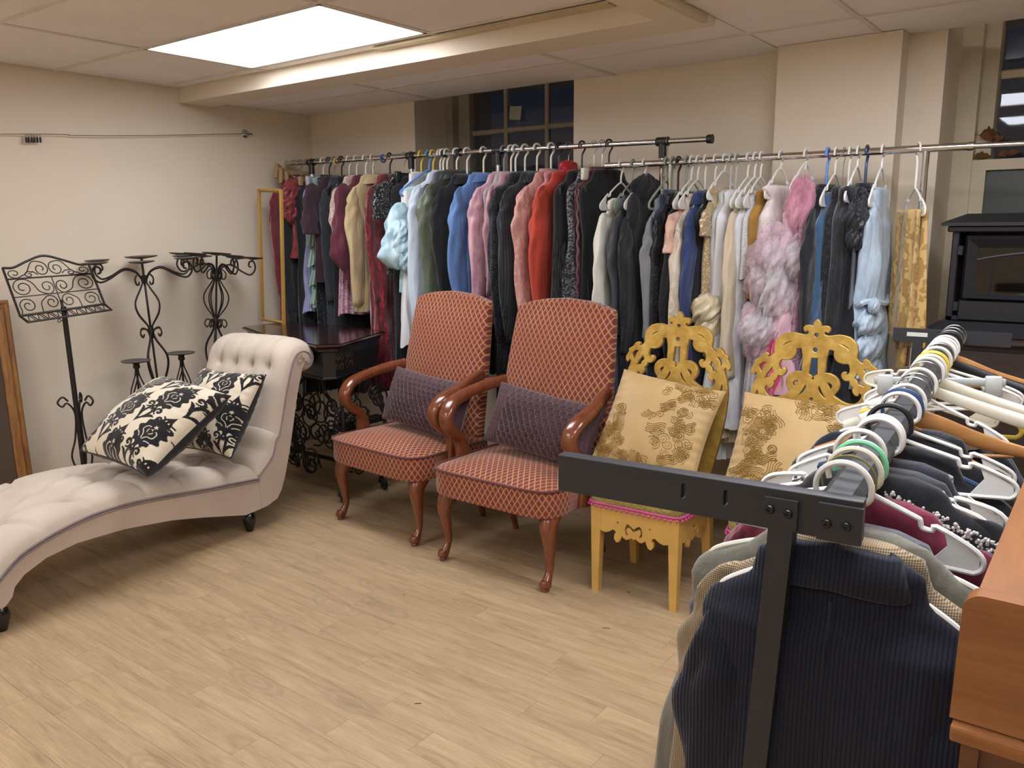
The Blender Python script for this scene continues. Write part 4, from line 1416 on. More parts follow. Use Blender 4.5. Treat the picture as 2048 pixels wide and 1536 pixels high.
def gold_chair(label, loc, rz, seat_w=.40, seat_d=.37):
    t = thing('fretwork_chair', label, 'chair', loc, rz, 'gold fretwork chairs', size=FS)
    loops = [(mirror(F_OUT), False)]
    for h in F_HOLES:
        loops.append((h, True)); loops.append(([(-x, z) for x, z in h][::-1], True))
    loops.append((F_KEY+[(-x, z) for x, z in reversed(F_KEY)], False))
    for z, r_ in F_CIRC:
        loops.append(([(r_*math.cos(a), z+r_*math.sin(a)) for a in np.linspace(0, 2*PI, 16, endpoint=False)], False))
    yb = .335
    xf = Matrix.Translation((0, yb, .40)) @ Matrix.Rotation(R(-6), 4, 'X') @ Matrix.Translation((0, 0, -.40)) @ Matrix.Rotation(PI/2, 4, 'X')
    curve_mesh(loops, .008, .0035, 'back', GOLD, t, xf)
    w, d = seat_w, seat_d
    for sx in (-1, 1):
        for (yy, nm) in ((.02, 'front_leg'), (d-.03, 'back_leg')):
            x_ = sx*(w/2-.022); tp_ = .024
            dy = .0 if yy < .1 else .05
            xb = sx*(w/2-.018)
            rings = [[(xb-.015, yy-.013+dy, 0), (xb+.015, yy-.013+dy, 0), (xb+.015, yy+.017+dy, 0), (xb-.015, yy+.017+dy, 0)],
                     [(x_-tp_, yy-.02, .40), (x_+tp_, yy-.02, .40), (x_+tp_, yy+.028, .40), (x_-tp_, yy+.028, .40)]]
            MB().loft(rings).build(nm, YELP, t, smooth=False)
    # pierced aprons
    def apron(L, xf):
        h = L/2
        prof = [(0, .135), (.07, .128), (.13, .137), (.22, .142), (.30, .135), (.345, .126), (.37, .138), (.43, .158), (.51, .162), (.57, .148), (.555, .128), (.515, .131), (.53, .113), (.62, .108), (.74, .122), (.86, .128), (1, .122)]
        lo = [(x*h, .41-z) for x, z in prof]
        out_ = [(-h, .405)]+[(-x, z) for x, z in reversed(lo)]+lo[1:]+[(h, .405)]
        lp = [(out_, False)]
        for sx in (-1, 1): lp.append(([(sx*h*.47+.0055*math.cos(a), .335+.0055*math.sin(a)) for a in np.linspace(0, 2*PI, 12, endpoint=False)], False))
        br = cr([(-.26, .305), (-.245, .325), (-.18, .338), (-.10, .334), (0, .322), (.10, .334), (.18, .338), (.245, .325), (.26, .305), (.22, .288), (.17, .287), (.16, .297), (.20, .303), (.19, .318), (.11, .318), (.03, .306), (0, .31), (-.03, .306), (-.11, .318), (-.19, .318), (-.20, .303), (-.16, .297), (-.17, .287), (-.22, .288)], 2, closed=True)
        lp.append(([(x*h, z) for x, z in br], False))
        curve_mesh(lp, .008, .0015, 'apron', YELP, t, xf)
    RX = Matrix.Rotation(PI/2, 4, 'X')
    apron(w-.085, Matrix.Translation((0, .012, 0)) @ RX)
    apron(d-.12, Matrix.Translation((w/2-.012, d/2-.0, 0)) @ Matrix.Rotation(PI/2, 4, 'Z') @ RX)
    apron(d-.12, Matrix.Translation((-w/2+.012, d/2-.0, 0)) @ Matrix.Rotation(PI/2, 4, 'Z') @ RX)
    # box cushion with ruched sides
    n = 120
    rings = []
    for k, z in ((.97, .400), (1.0, .410), (1.015, .44), (1.0, .485), (.96, .502), (.8, .512), (.4, .518), (.05, .52)):
        q = srect(w*1.04*k, d*1.02*k, .2, n, 0, d/2-.005)
        rr_ = np.column_stack([q, np.full(n, z)])
        if .405 < z < .49:
            a = np.arange(n); rr_[:, :2] += (q-np.array([0, d/2]))/np.linalg.norm(q-np.array([0, d/2]), axis=1)[:, None]*(.003*np.sin(a*2.7+z*60)+.002*np.sin(a*1.3))[:, None]
        rings.append(rr_)
    MB().loft(rings).build('seat_cushion', OLIVE, t, angle=None)
    for z, k, dz in ((.492, 1.0, -.012), (.412, 1.03, -.013)):
        q = srect(w*1.05*k, d*1.03*k, .2, 72, 0, d/2-.005)
        tr = MB().tube(np.column_stack([q, np.full(72, z)]), .0045, 6, closed=True, caps=False)
        L = np.r_[0, np.cumsum(np.linalg.norm(np.diff(np.vstack([q, q[:1]]), axis=0), axis=1))]
        Q = np.vstack([q, q[:1]])
        cen = np.array([0, d/2])
        for s_ in np.arange(0, L[-1], .024):
            p = np.array([np.interp(s_, L, Q[:, 0]), np.interp(s_, L, Q[:, 1])])
            p = p+(p-cen)/np.linalg.norm(p-cen)*.004
            tr.sphere((p[0], p[1], z+dz), .0068, 7, 5)
        tr.build('pom_pom_trim', PINKT, t)['kind'] = 'stuff'
    return t


gold_chair('gold fretwork chair with yellow legs and olive pom-pom seat beside the armchair', (-1.455, 2.699, 0.000), R(2))
gold_chair('gold fretwork chair further right, partly hidden by the black rack', (-0.880, 2.713, 0), R(6))

# gold cushions with cord embroidery
GOLDC = fabric('#b89a68', 'plain', rough=0.5, sheen=0.3, name='gold_taffeta', var=.07, crease=False)
CORD = plain('dark_gold_cord', '#947334', 0.4, 0.3, bump=(500, .4, .0005))


def gold_cushion(label, M, w, h, T, seed, clusters):
    t = thing('throw_cushion', label, 'cushion', M=M, group='gold embroidered cushions', size=FS)
    U, V, P = pillow_surface(w, h, T, 90, 80, 1, pinch=.06, wr=.007, seed=seed)
    MB().grid(P).build('front', GOLDC, t, fix=False, angle=None)
    _, _, Q = pillow_surface(w, h, T*.85, 40, 40, -1, pinch=.06, seed=seed+2)
    MB().grid(Q[::-1]).build('back', GOLDC, t, fix=False, angle=None)
    rg = random.Random(seed)

    def surf(u, v):
        u = min(.985, max(-.985, u)); v = min(.985, max(-.985, v))
        fi, fj = (u+1)/2*89, (v+1)/2*79
        i, j = int(fi), int(fj)
        a, b = fi-i, fj-j
        return P[i, j]*(1-a)*(1-b)+P[min(i+1, 89), j]*a*(1-b)+P[i, min(j+1, 79)]*(1-a)*b+P[min(i+1, 89), min(j+1, 79)]*a*b+np.array([0, 0, .0015])
    em = MB()
    for (cu_, cv_, sx, sy, num) in clusters:
        for k in range(int(num*.62)):
            a, r_ = rg.uniform(0, 2*PI), math.sqrt(rg.random())
            c = (cu_+sx*r_*math.cos(a), cv_+sy*r_*math.sin(a))
            R0 = rg.uniform(.06, .125)
            if rg.random() < .55:
                pts = spiral(c, R0, rg.uniform(0, 6.28), rg.choice((-1, 1))*rg.uniform(1.6, 2.3), 26)
            else:
                a0 = rg.uniform(0, 6.28)
                pts = []
                for q in range(5):
                    o = (q-2)*.040
                    l = R0*1.5
                    seg = [(c[0]+math.cos(a0)*l*s_-math.sin(a0)*(o+.04*math.sin(s_*2.5)), c[1]+math.sin(a0)*l*s_+math.cos(a0)*(o+.04*math.sin(s_*2.5))) for s_ in np.linspace(-1, 1, 8)]
                    pts += seg if q % 2 == 0 else seg[::-1]
            em.tube([surf(p[0], p[1]) for p in pts], (.00115), 4, caps=False)
    em.build('cord_embroidery', CORD, t)['kind'] = 'stuff'


x, y_, n_ = basis((.12, -.80, .50), (.12, 0, 1))
gold_cushion('gold cushion with cord embroidery on the chair beside the armchair', frameM((-1.455, 2.877, 0.678), x, y_, n_), .47, .44, .17, 21,
             [(.45, .75, .5, .2, 34), (.35, .1, .5, .35, 34), (.5, -.45, .4, .3, 26), (-.72, -.1, .14, .25, 14), (-.7, -.6, .28, .3, 34), (-.2, -.85, .3, .1, 14)])
x, y_, n_ = basis((.06, -.80, .52), (.02, 0, 1))
gold_cushion('gold cushion with cord embroidery on the chair nearest the black rack', frameM((-0.912, 2.900, 0.657), x, y_, n_), .50, .44, .17, 33,
             [(.4, .75, .5, .2, 34), (.75, .2, .25, .4, 24), (-.6, .45, .3, .3, 26), (-.5, 0, .3, .3, 26), (-.45, -.6, .4, .3, 40), (.2, -.8, .5, .15, 24)])
# ------------------------------------------------------------------ rails
YAB, YC = 3.58, 3.50


def on(px, py, y): return at(px, py, y=y)


def bar_point(a, b, px, y):
    e = on(px, 310, y)
    k = (e[0]-a[0])/(b[0]-a[0])
    return a+(b-a)*k


def chrome_rack(label, p0, p1, y, posts, r=0.0145, caps=(), tees=True, thin=None):
    a, b = on(*p0, y), on(*p1, y)
    t = thing('clothes_rail', label, 'clothes rail', (float((a[0]+b[0])/2), y, 0), group='chrome clothes rails')
    MB().tube([a, b], r, 14).build('rail', CHROME, t, world=True)
    if thin is not None:
        c = on(*thin, y)
        MB().tube([b, c], r*.72, 12).build('rail_extension', CHROME, t, world=True)
        MB().tube([b-(b-a)/np.linalg.norm(b-a)*.02, b], r*1.15, 12).build('rail_collar', CHROME, t, world=True)
    d = (b-a)/np.linalg.norm(b-a)
    for c in caps:
        e = {0: a, 1: b}.get(c) if not isinstance(c, tuple) else on(*c, y)
        MB().tube([e-d*.012, e+d*.012], [.019, .021], 14).build('end_cap', BLACK_PL, t, world=True)
    for px, py in posts:
        e = on(px, py, y)
        MB().tube([bar_point(a, b, px, y)-np.array([0, 0, .008]), np.array([e[0], y, 0.12])], .0125, 12).build('post', CHROME, t, world=True)
        if tees:
            e = bar_point(a, b, px, y)
            MB().tube([e-d*.03, e+d*.03], .0205, 12).tube([e, e-np.array([0, 0, .075])], .0185, 12).build('tee_connector', BLACK_PL, t, world=True)
        MB().tube([(e[0], y-.22, .085), (e[0], y+.19, .085)], .0125, 10).build('foot_bar', CHROME, t, world=True)
        for yy in (-.20, .17):
            MB().lathe([(0, -.012), (.022, -.012), (.026, -.006), (.026, .006), (.022, .012), (0, .012)], 14, (e[0], y+yy, .027), axis=(1, 0, 0)).tube([(e[0], y+yy, .045), (e[0], y+yy, .085)], .007, 8).build('castor', BLACK_PL, t, world=True)
    return t, a, b


railA, A0, A1 = chrome_rack('chrome clothes rail nearest the room corner, ending behind the olive shirt', (572, 328), (918, 305), YAB, [(622, 326), (822, 312)], caps=(1,))
railB, B0, B1 = chrome_rack('chrome clothes rail in front of the left window with a bare right end', (888, 307), (1420, 278), YAB-.004, [(996, 300), (1325, 285)], r=.0125, caps=(0, 1))
railC, C0, C1 = chrome_rack('chrome clothes rail above the gold chairs reaching to the right edge', (1212, 332), (1948, 292), YC, [(1342, 327), (1852, 300)], tees=False, thin=(2120, 284))


# ------------------------------------------------------------------ hangers
hanger_cache = {}
HN = [0]


def hanger_pts(hw, drop, neck):
    return dict(neck=(0, -neck), tipR=(hw, -neck-drop), tipL=(-hw, -neck-drop))


def make_hanger(kind, mat, hw=.205, drop=.085, neck=.085, rr=.017):
    """local: x across the shoulders, z up, origin at the middle of the rail"""
    parts = []
    hook_r = rr+.006
    a = np.linspace(-0.35, PI*1.02, 14)
    arc = [(hook_r*math.cos(k), 0, hook_r*math.sin(k)) for k in a]
    arc += [(-hook_r*.9, 0, -.015), (-.006, 0, -.035), (0, 0, -.055), (0, 0, -neck)]
    if kind in ('plastic', 'webbed', 'tube'):
        tr = .0042 if kind != 'tube' else .0055
        parts.append(('hook', mat, lambda: MB().tube(cr(arc, 3), tr, 7)))
        zt, zb = -neck-drop, -neck-drop-.028
        def body():
            b = MB()
            sh = [(0, 0, -neck), (.03, 0, -neck-.012), (hw*.48, 0, -neck-drop*.44)]
            n1 = [(hw*.52, 0, -neck-drop*.50), (hw*.54, 0, -neck-drop*.64), (hw*.62, 0, -neck-drop*.66), (hw*.64, 0, -neck-drop*.56)] if kind != 'tube' else [(hw*.6, 0, -neck-drop*.55)]
            tip = [(hw*.9, 0, zt+.012), (hw, 0, zt-.004), (hw*1.0, 0, zb+.008), (hw*.95, 0, zb)]
            half = sh+n1+tip
            R_ = cr(half, 3)
            L_ = R_*np.array([-1, 1, 1])
            full = np.vstack([L_[::-1], R_[1:]])
            b.tube(full, tr, 7, closed=True, caps=False)
            return b
        parts.append(('frame', mat, body))
        if kind == 'webbed':
            for s_ in (-1, 1):
                def web(s_=s_):
                    b = MB()
                    b.prism([(s_*hw*.70, zt+.030), (s_*hw*.98, zt-.004), (s_*hw*.98, zb+.006), (s_*hw*.93, zb+.002), (s_*hw*.62, zb+.002), (s_*hw*.74, zt+.006)], -.0014, .0014, 1)
                    return b
                parts.append(('web', mat, web))
    elif kind == 'wire':
        parts.append(('hook', mat, lambda: MB().tube(cr(arc, 3), .0016, 6)))
        parts.append(('frame', mat, lambda: MB().tube([(0, 0, -neck), (hw*.95, 0, -neck-drop), (hw, 0, -neck-drop-.012), (-hw, 0, -neck-drop-.012), (-hw*.95, 0, -neck-drop)], .0016, 6, closed=True, caps=False)))
    elif kind == 'wood':
        parts.append(('hook', WIRE, lambda: MB().tube(cr(arc, 3), .0019, 6)))
        def wb_():
            P = cr([(-hw, 0, -neck-drop*1.0), (-hw*.6, 0, -neck-drop*.62), (-hw*.2, 0, -neck-.008), (0, 0, -neck+.002), (hw*.2, 0, -neck-.008), (hw*.6, 0, -neck-drop*.62), (hw, 0, -neck-drop*1.0)], 5)
            rings = []
            m = len(P)
            aa = np.linspace(0, 2*PI, 10, endpoint=False)
            for i in range(m):
                k = i/(m-1); h = .012+.011*math.sin(PI*k)
                rings.append(np.column_stack([np.full(10, P[i][0]), .0075*sq(np.cos(aa), .6), P[i][2]-h*.6+h*sq(np.sin(aa), .6)]))
            return MB().loft(rings)
        parts.append(('shoulder_bar', mat, wb_))
        parts.append(('trouser_bar', mat, lambda: MB().tube([(-hw*.86, 0, -neck-drop-.012), (hw*.86, 0, -neck-drop-.012)], .0052, 8)))
    elif kind == 'flat':      # broad moulded suit hanger
        parts.append(('hook', mat, lambda: MB().tube(cr(arc, 3), .0048, 7)))
        def fb():
            P = cr([(-hw, .012, -neck-drop), (-hw*.6, 0, -neck-drop*.6), (-hw*.2, -.004, -neck-.012), (0, 0, -neck+.004), (hw*.2, -.004, -neck-.012), (hw*.6, 0, -neck-drop*.6), (hw, .012, -neck-drop)], 5)
            rings = []
            aa = np.linspace(0, 2*PI, 10, endpoint=False)
            for i in range(len(P)):
                k = abs(2*i/(len(P)-1)-1); h = .014+.004*k; w_ = .006+.010*k**2
                rings.append(np.column_stack([np.full(10, P[i][0]), P[i][1]+w_*sq(np.cos(aa), .6), P[i][2]-h*.6+h*sq(np.sin(aa), .6)]))
            return MB().loft(rings)
        parts.append(('shoulder_bar', mat, fb))
    elif kind == 'clip':      # skirt hanger with two clips
        parts.append(('hook', WIRE if mat is not WHITE_PL else mat, lambda: MB().tube(cr(arc, 3), .0022 if mat is not WHITE_PL else .004, 6)))
        parts.append(('bar', mat, lambda: MB().rbox((-hw*.85, -.005, -neck-.022), (hw*.85, .005, -neck), .003, 1)))
        for s_ in (-1, 1):
            parts.append(('clip', mat if mat is not HANG_WOOD else PALE_WOOD, (lambda s_=s_: MB().rbox((s_*hw*.7-.02, -.011, -neck-.05), (s_*hw*.7+.02, .011, -neck+.006), .003, 1))))
    return parts


def hanger(label, kind, mat, P, rz, tilt=0.0, hw=.205, drop=.085, neck=.085, group=None, rr=.017, flip=False):
    key = (kind, mat.name, hw, drop, neck, rr)
    M = Matrix.Translation(Vector(P)) @ Matrix.Rotation(rz, 4, 'Z') @ Matrix.Rotation(tilt, 4, 'Y')
    t = thing('hanger', label, 'hanger', M=M, group=group)
    if key not in hanger_cache:
        L = []
        for nm, m_, f in make_hanger(kind, mat, hw, drop, neck, rr):
            L.append(f().build(nm, m_, t, angle=50))
        hanger_cache[key] = L
    else:
        for o in hanger_cache[key]:
            c = o.copy(); COL.objects.link(c); c.parent = t
    return t


# ------------------------------------------------------------------ garments
GR = random.Random(11)


def garment(label, cat, mat, P, rz, inset=0.0, L=.8, hw=.20, neck=.085, drop=.085, th=.022, flare=1.0, waist=None, fold=.006, fk=55, sway=0.0,
            sleeve=None, collar=None, seed=0, name=None, hem=None, top=0.0, extra=None, tilt=0.0, cuffm=None, back_only=False, wn=.066, group=None, nz=44):
    """hanging garment; local x across the shoulders (towards the room), y along the rail, z up; origin on the rail.
       L: hem below the rail"""
    rg = np.random.RandomState(seed+3)
    M = Matrix.Translation(Vector(P)) @ Matrix.Rotation(rz, 4, 'Z') @ Matrix.Rotation(tilt, 4, 'Y')
    t = thing(name or cat.replace(' ', '_'), label, cat, M=M, group=group)
    zs = neck+drop+.004            # shoulder tip depth
    zn = neck-.004+top
    n = 72
    th0 = np.linspace(0, 2*PI, n, endpoint=False)
    wst = waist if waist is not None else .94
    lev = [(0.0, wn, zn, .016), (0.0, wn*1.6, zn+.014, .022), (0, hw*.62, zn+(zs-zn)*.55, .024), (0, hw*.93, zn+(zs-zn)*.9, .024), (0, hw*1.0, zs+.022, th), (0, hw*.96, zs+.13, th*1.15),
           (0, hw*wst, zs+.30, th*1.15), (0, hw*(wst+(flare-wst)*.55), zs+(L-zs)*.72, th*1.25), (0, hw*flare, L, th*1.35)]
    if L-zs < .5:
        lev = lev[:6]+[(0, hw*(wst+(flare-wst)*.5), zs+.13+(L-zs-.13)*.5, th*1.15), (0, hw*flare, L, th*1.25)]
    lev = np.array(lev)
    zz = lev[:, 2]
    k = np.linspace(0, 1, nz)
    zi = zn+(L-zn)*np.where(k < .25, k/.25*min(.35, (zs+.05-zn)/(L-zn)), min(.35, (zs+.05-zn)/(L-zn))+(k-.25)/.75*(1-min(.35, (zs+.05-zn)/(L-zn))))
    w = np.interp(zi, zz, lev[:, 1]); d = np.interp(zi, zz, lev[:, 3])
    ph = rg.uniform(0, 6.28, 6)
    rings = []
    for i in range(nz):
        v = max(0.0, (zi[i]-zs)/(L-zs+1e-6))
        x = w[i]*sq(np.cos(th0), .75); y = d[i]*sq(np.sin(th0), .85)
        amp = fold*(.25+1.25*v**.8) if zi[i] > zs else fold*.2
        q = x/hw
        f = np.sin(fk*.1*x*10+ph[0]+1.5*v)*.5+np.sin(fk*.23*x*10+ph[1]+v*2.2)*.3+np.sin(fk*.43*x*10+ph[2]-v)*.2
        dg = np.sin(31*x+15*zi[i]+ph[5])*.6+np.sin(-47*x+23*zi[i]+ph[4])*.4
        y = y+amp*f+sway*v*v+fold*.55*dg*min(1.0, v*4)
        x = x*(1+.02*np.sin(v*6+ph[3]))+amp*.8*np.sin(th0*5+ph[4]+v*3)*(np.abs(np.cos(th0))**2)
        z = -zi[i]+(.010*np.sin(x*26+ph[5])+.006*np.sin(x*61+ph[2]))*v**3*(1 if hem is None else hem)
        rings.append(np.column_stack([x, y, z*np.ones(n)]))
    MB().loft(rings, cap1=False).build('body', mat, t, angle=None)
    # sleeves
    if sleeve:
        hw0 = hw; hw = hw-inset
        kind, SL, sr, sm = (list(sleeve)+[None, None])[:4] if not isinstance(sleeve, str) else (sleeve, .56, .05, None)
        SL = SL or .56; sr = sr or .05
        for sx in ((1, -1) if not back_only else (1,)):
            j = rg.uniform(-1, 1, 6)
            if kind == 'long':
                pts = [(sx*(hw-.055), 0, -zs+.004), (sx*(hw-.022), .003, -zs-.012), (sx*(hw-.008), .008+.008*j[0], -zs-.07), (sx*(hw-.002), .010+.01*j[0], -zs-.17), (sx*(hw-.002+.018*j[1]), .014+.012*j[2], -zs-.17-(SL-.17)*.45), (sx*(hw-.018+.02*j[3]), .014+.012*j[4], -zs-SL)]
                rad = [.020, .030, sr*.86, sr*1.12, sr*1.0, sr*.74]
            elif kind == 'puff':
                pts = [(sx*(hw-.04), 0, -zs+.012), (sx*(hw+.01), .004, -zs-.03), (sx*(hw+.03), .012, -zs-SL*.4), (sx*(hw+.025), .012, -zs-SL*.75), (sx*(hw+.0), .012, -zs-SL)]
                rad = [.035, sr*.9, sr*1.25, sr*1.7, sr*.65]
            elif kind == 'bell':
                pts = [(sx*(hw-.055), 0, -zs+.004), (sx*(hw-.02), .004, -zs-.02), (sx*(hw-.005), .010, -zs-SL*.35), (sx*(hw-.005), .012, -zs-SL*.72), (sx*(hw-.005), .012, -zs-SL)]
                rad = [.022, sr*.9, sr*1.2, sr*1.15, sr*1.9]
            else:   # short
                pts = [(sx*(hw-.05), 0, -zs+.012), (sx*(hw), .004, -zs-.02), (sx*(hw+.025), .008, -zs-SL*.6), (sx*(hw+.03), .01, -zs-SL)]
                rad = [.035, sr, sr*1.05, sr*1.1]
            C_ = cr(pts, 8); m = len(C_)
            rr = np.interp(np.linspace(0, 1, m), np.linspace(0, 1, len(rad)), rad)
            T = np.gradient(C_, axis=0); T /= np.linalg.norm(T, axis=1)[:, None]
            aa = np.linspace(0, 2*PI, 28, endpoint=False)
            rg2 = rg.uniform(0, 6.28, 4)
            rgs = []
            for i in range(m):
                Y = np.array([0, 1.0, 0]); Y -= T[i]*T[i][1]; Y /= np.linalg.norm(Y); X = np.cross(Y, T[i])
                v = i/(m-1)
                wr = 1+.09*np.sin(3*aa+rg2[0]+v*9)+.08*np.sin(5*aa+rg2[1]-v*13)+(.10*np.sin(9*aa+rg2[2]) if kind in ('puff', 'bell') else 0)*v
                wr = wr+(.055*np.sin(v*21+rg2[3]+2*aa)+.085*np.sin(v*38+rg2[1]-3*aa)*np.exp(-((v-.5)/.25)**2))*(1 if .15 < v < .95 else 0)
                rgs.append(C_[i]+X*(rr[i]*wr*np.cos(aa))[:, None]+Y*(rr[i]*.40*wr*sq(np.sin(aa), .8))[:, None])
            MB().loft(rgs).build('sleeve', sm or mat, t, angle=None)
            if cuffm:
                e = C_[-1]; e2 = e+T[-1]*.055
                rgs = []
                for q, s_ in ((e-T[-1]*.006, 1.02), (e, 1.06), (e2, 1.02), (e2, .9)):
                    Y = np.array([0, 1.0, 0]); X = np.array([1.0, 0, 0])
                    rgs.append(q+X*(rr[-1]*s_*np.cos(aa))[:, None]+Y*(rr[-1]*.55*s_*np.sin(aa))[:, None])
                MB().loft(rgs).build('cuff', cuffm, t, angle=50)
    if sleeve: hw = hw0
    if collar:
        aa = np.linspace(0, 2*PI, 30, endpoint=False)
        if collar == 'shirt': hh, prf = .016, ((1.0, -.014), (1.0, .006), (1.06, .009), (1.28, -.012), (1.42, -.034))
        elif collar == 'jacket': hh, prf = .010, ((1.0, -.014), (1.0, .003), (1.07, .006), (1.36, -.016), (1.58, -.044))
        else: hh, prf = .026, ((1.0, -.014), (1.0, .014), (1.05, .016), (1.06, .0))
        rgs = []
        for s_, dz in prf:
            rgs.append(np.column_stack([wn*1.12*s_*np.cos(aa), (.030 if collar != 'jacket' else .034)*s_*np.sin(aa), np.full(30, -zn-.006+dz)+(-.012*np.abs(np.cos(aa)) if s_ > 1.2 else 0)]))
        MB().loft(rgs, caps=False).build('collar', mat, t, angle=None)
    if extra: extra(t, dict(hw=hw, zs=zs, L=L, zn=zn, rg=rg, th=th))
    return t


def ruffle_tier(t, mat, z, w, depth, height, amp=.012, k=26, name='ruffle', y0=0.0, x0=0.0, ph=0):
    n = 120
    a = np.linspace(0, 2*PI, n, endpoint=False)
    rgs = []
    for v in np.linspace(0, 1, 6):
        f = 1+.16*v
        r = amp*v*np.sin(k*a+ph+.8*v)
        rgs.append(np.column_stack([x0+w*f*sq(np.cos(a), .8)+r*np.cos(a), y0+depth*f*sq(np.sin(a), .9)+r*np.sin(a), np.full(n, -z-height*v)+.01*np.sin(3*a+ph)*v]))
    MB().loft(rgs, caps=False).build(name, mat, t, angle=None)


def crumple(t, mat, c, size, seed, name='ruffle', amp=.45, stuff=False):
    """a gathered, crumpled bundle of cloth"""
    rg = np.random.RandomState(seed)
    nu, nv = 56, 36
    u = np.linspace(0, 2*PI, nu, endpoint=False); v = np.linspace(.04, PI-.04, nv)
    U, V = np.meshgrid(u, v, indexing='ij')
    r = np.ones_like(U)
    for i in range(9):
        a, b = rg.randint(2, 9), rg.randint(1, 7)
        r += amp/9*1.9*np.abs(np.sin(a*U*.5*2+b*V+rg.uniform(0, 6.28)))*rg.uniform(.4, 1)-amp/9*.6
    X = c[0]+size[0]*r*np.sin(V)*np.cos(U); Y = c[1]+size[1]*r*np.sin(V)*np.sin(U); Z = c[2]+size[2]*r*np.cos(V)
    o = MB().grid(np.stack([X, Y, Z], -1), closed_u=True).build(name, mat, t, angle=None)
    return o


def buttons(t, mat, x, zs_, y=-.0, r=.006, name='button'):
    for z in zs_:
        MB().lathe([(0, 0), (r, 0), (r, .002), (r*.6, .003), (0, .003)], 10, (x, y, z), axis=(1, 0, 0)).build(name, mat, t)


def lapel_pair(t, mat, g, y=-.03):
    for s_ in (-1, 1):
        x0 = .02*s_
        q = [(.045*s_, y*.9, -g['zn']-.012), (.085*s_, y*1.02, -g['zs']-.02), (.075*s_, y*1.12, -g['zs']-.10), (.012*s_, y*1.15, -g['zs']-.25), (.018*s_, y*1.08, -g['zs']-.08)]
        q2 = [(a, b-.004, c) for a, b, c in q]
        n = len(q)
        MB().add(q+q2, [tuple(range(n)), tuple(range(2*n-1, n-1, -1))]+[(i, (i+1) % n, (i+1) % n+n, i+n) for i in range(n)]).build('lapel', mat, t, smooth=False)


HLAB = 'hanger holding the '


def hung(rail, px, label, cat, mat, hang=('plastic', None), hlabel=None, jit=0.0, **k):
    """hang a garment on its own hanger at photo column px of a rail"""
    a, b, y = {'A': (A0, A1, YAB), 'B': (B0, B1, YAB-.004), 'C': (C0, C1, YC)}[rail]
    P = bar_point(a, b, px, y)
    GR.seed(int(px*7))
    rz = -PI/2+GR.uniform(-.06, .06)+jit+(-.22 if rail == 'B' else (.08 if rail == 'A' and px < 800 else 0.0))
    hk, hm = hang
    k.setdefault('neck', {'A': .10, 'B': .12, 'C': .135}[rail]); k.setdefault('drop', {'A': .09, 'B': .09, 'C': .10}[rail])
    k['hw'] = min(k.get('hw', .20), .175 if rail == 'C' else .195)
    if rail in 'AB': k['L'] *= 1.08
    if k.get('sleeve') and rail in 'AB': k['sleeve'] = (k['sleeve'][0], k['sleeve'][1]*1.08)+tuple(k['sleeve'][2:])
    hm = hm or WHITE_PL
    hw = k.get('hw', .20); slip = k.pop('slip', 0.0)
    P = P+np.array([0, 0, 0])
    if hk:
        colr = {WHITE_PL: 'white plastic', CREAM_PL: 'cream plastic', BLACK_PL: 'black plastic', GREY_PL: 'grey plastic', BLUE_PL: 'blue plastic', YEL_PL: 'yellow plastic', GREEN_PL: 'grey-green plastic', WIRE: 'steel wire', HANG_WOOD: 'wooden', NAVY_PL: 'navy plastic', CLEAR_PL: 'clear grey plastic', MINT_PL: 'mint plastic'}[hm]
        hanger(hlabel or (colr+' hanger holding the '+label), hk, hm, P, rz, hw=round(min(.205, hw*(1.0 if slip else .9)), 3), neck=round(k['neck']-slip, 3), drop=k['drop'])
    k['neck'] = k['neck']+slip*.4
    k.setdefault('seed', int(px))
    return garment(label, cat, mat, P, rz, **k)
# ------------------------------------------------------------------ clothes on the three chrome rails
F = fabric
# ---- rail A
M_red = F('#7a2836', 'velvet'); M_blk = F('#1b1c20'); M_blk2 = F('#25282d'); M_burg = F('#6a2430', 'satin', '#a24a48', rough=.28)
M_plum = F('#3e2733'); M_lav = F('#8d90b6'); M_sage = F('#93ab9c', 'satin'); M_seqk = F('#15171b', 'sequin', '#60656c')
M_grey = F('#31383d'); M_lace = F('#d6bfae', 'lace', '#a68a80'); M_wine = F('#5c2434', rough=.6); M_beige = F('#bba67d', 'plain', var=.05)
M_crush = F('#6a0f1c', 'crushed', '#c0424e'); M_lblue = F('#9cc6d8', 'satin', '#cfe8ef', rough=.22); M_white = F('#dedfe2', 'plain', var=.03)
M_olive = F('#5f6756', 'satin', rough=.5); M_pblue = F('#c2cfdb', 'plain', var=.04); M_slate = F('#5c5a68')
M_pinkl = F('#c79fae', 'lace', '#8f6073')
hung('A', 588, 'dark red velvet dress seen behind the yellow frame', 'dress', M_red, ('wood', HANG_WOOD), L=1.35, hw=.19, flare=1.1, sleeve=('long', .6, .04))
hung('A', 600, 'black suit jacket with long sleeve seen through the yellow frame', 'jacket', M_blk2, ('wood', HANG_WOOD), L=.92, hw=.17, sleeve=('long', .72, .045), cuffm=M_blk2)
g = hung('A', 612, 'burgundy taffeta gown with a rosette at the bodice', 'dress', M_burg, ('wire', WIRE), L=.55, hw=.16, th=.035, flare=1.0, fold=.02)
for i, (x_, z_, s_) in enumerate(((.14, -.21, .075), (.15, -.32, .06), (.10, -.30, .07), (.17, -.26, .05))): crumple(g, M_burg, (x_, .02, z_), (s_, .035, s_), 40+i, 'rosette', .7)
hung('A', 622, 'black velvet skirt with a curled ribbon on the left rail', 'skirt', F('#17171b', 'velvet'), ('clip', HANG_WOOD), L=1.38, hw=.16, flare=1.15, fold=.012, top=.02)
g = hung('A', 634, 'lavender dress with a gathered hem touching the table', 'dress', M_lav, ('clip', CLEAR_PL), L=.86, hw=.14, flare=1.25, fold=.012)
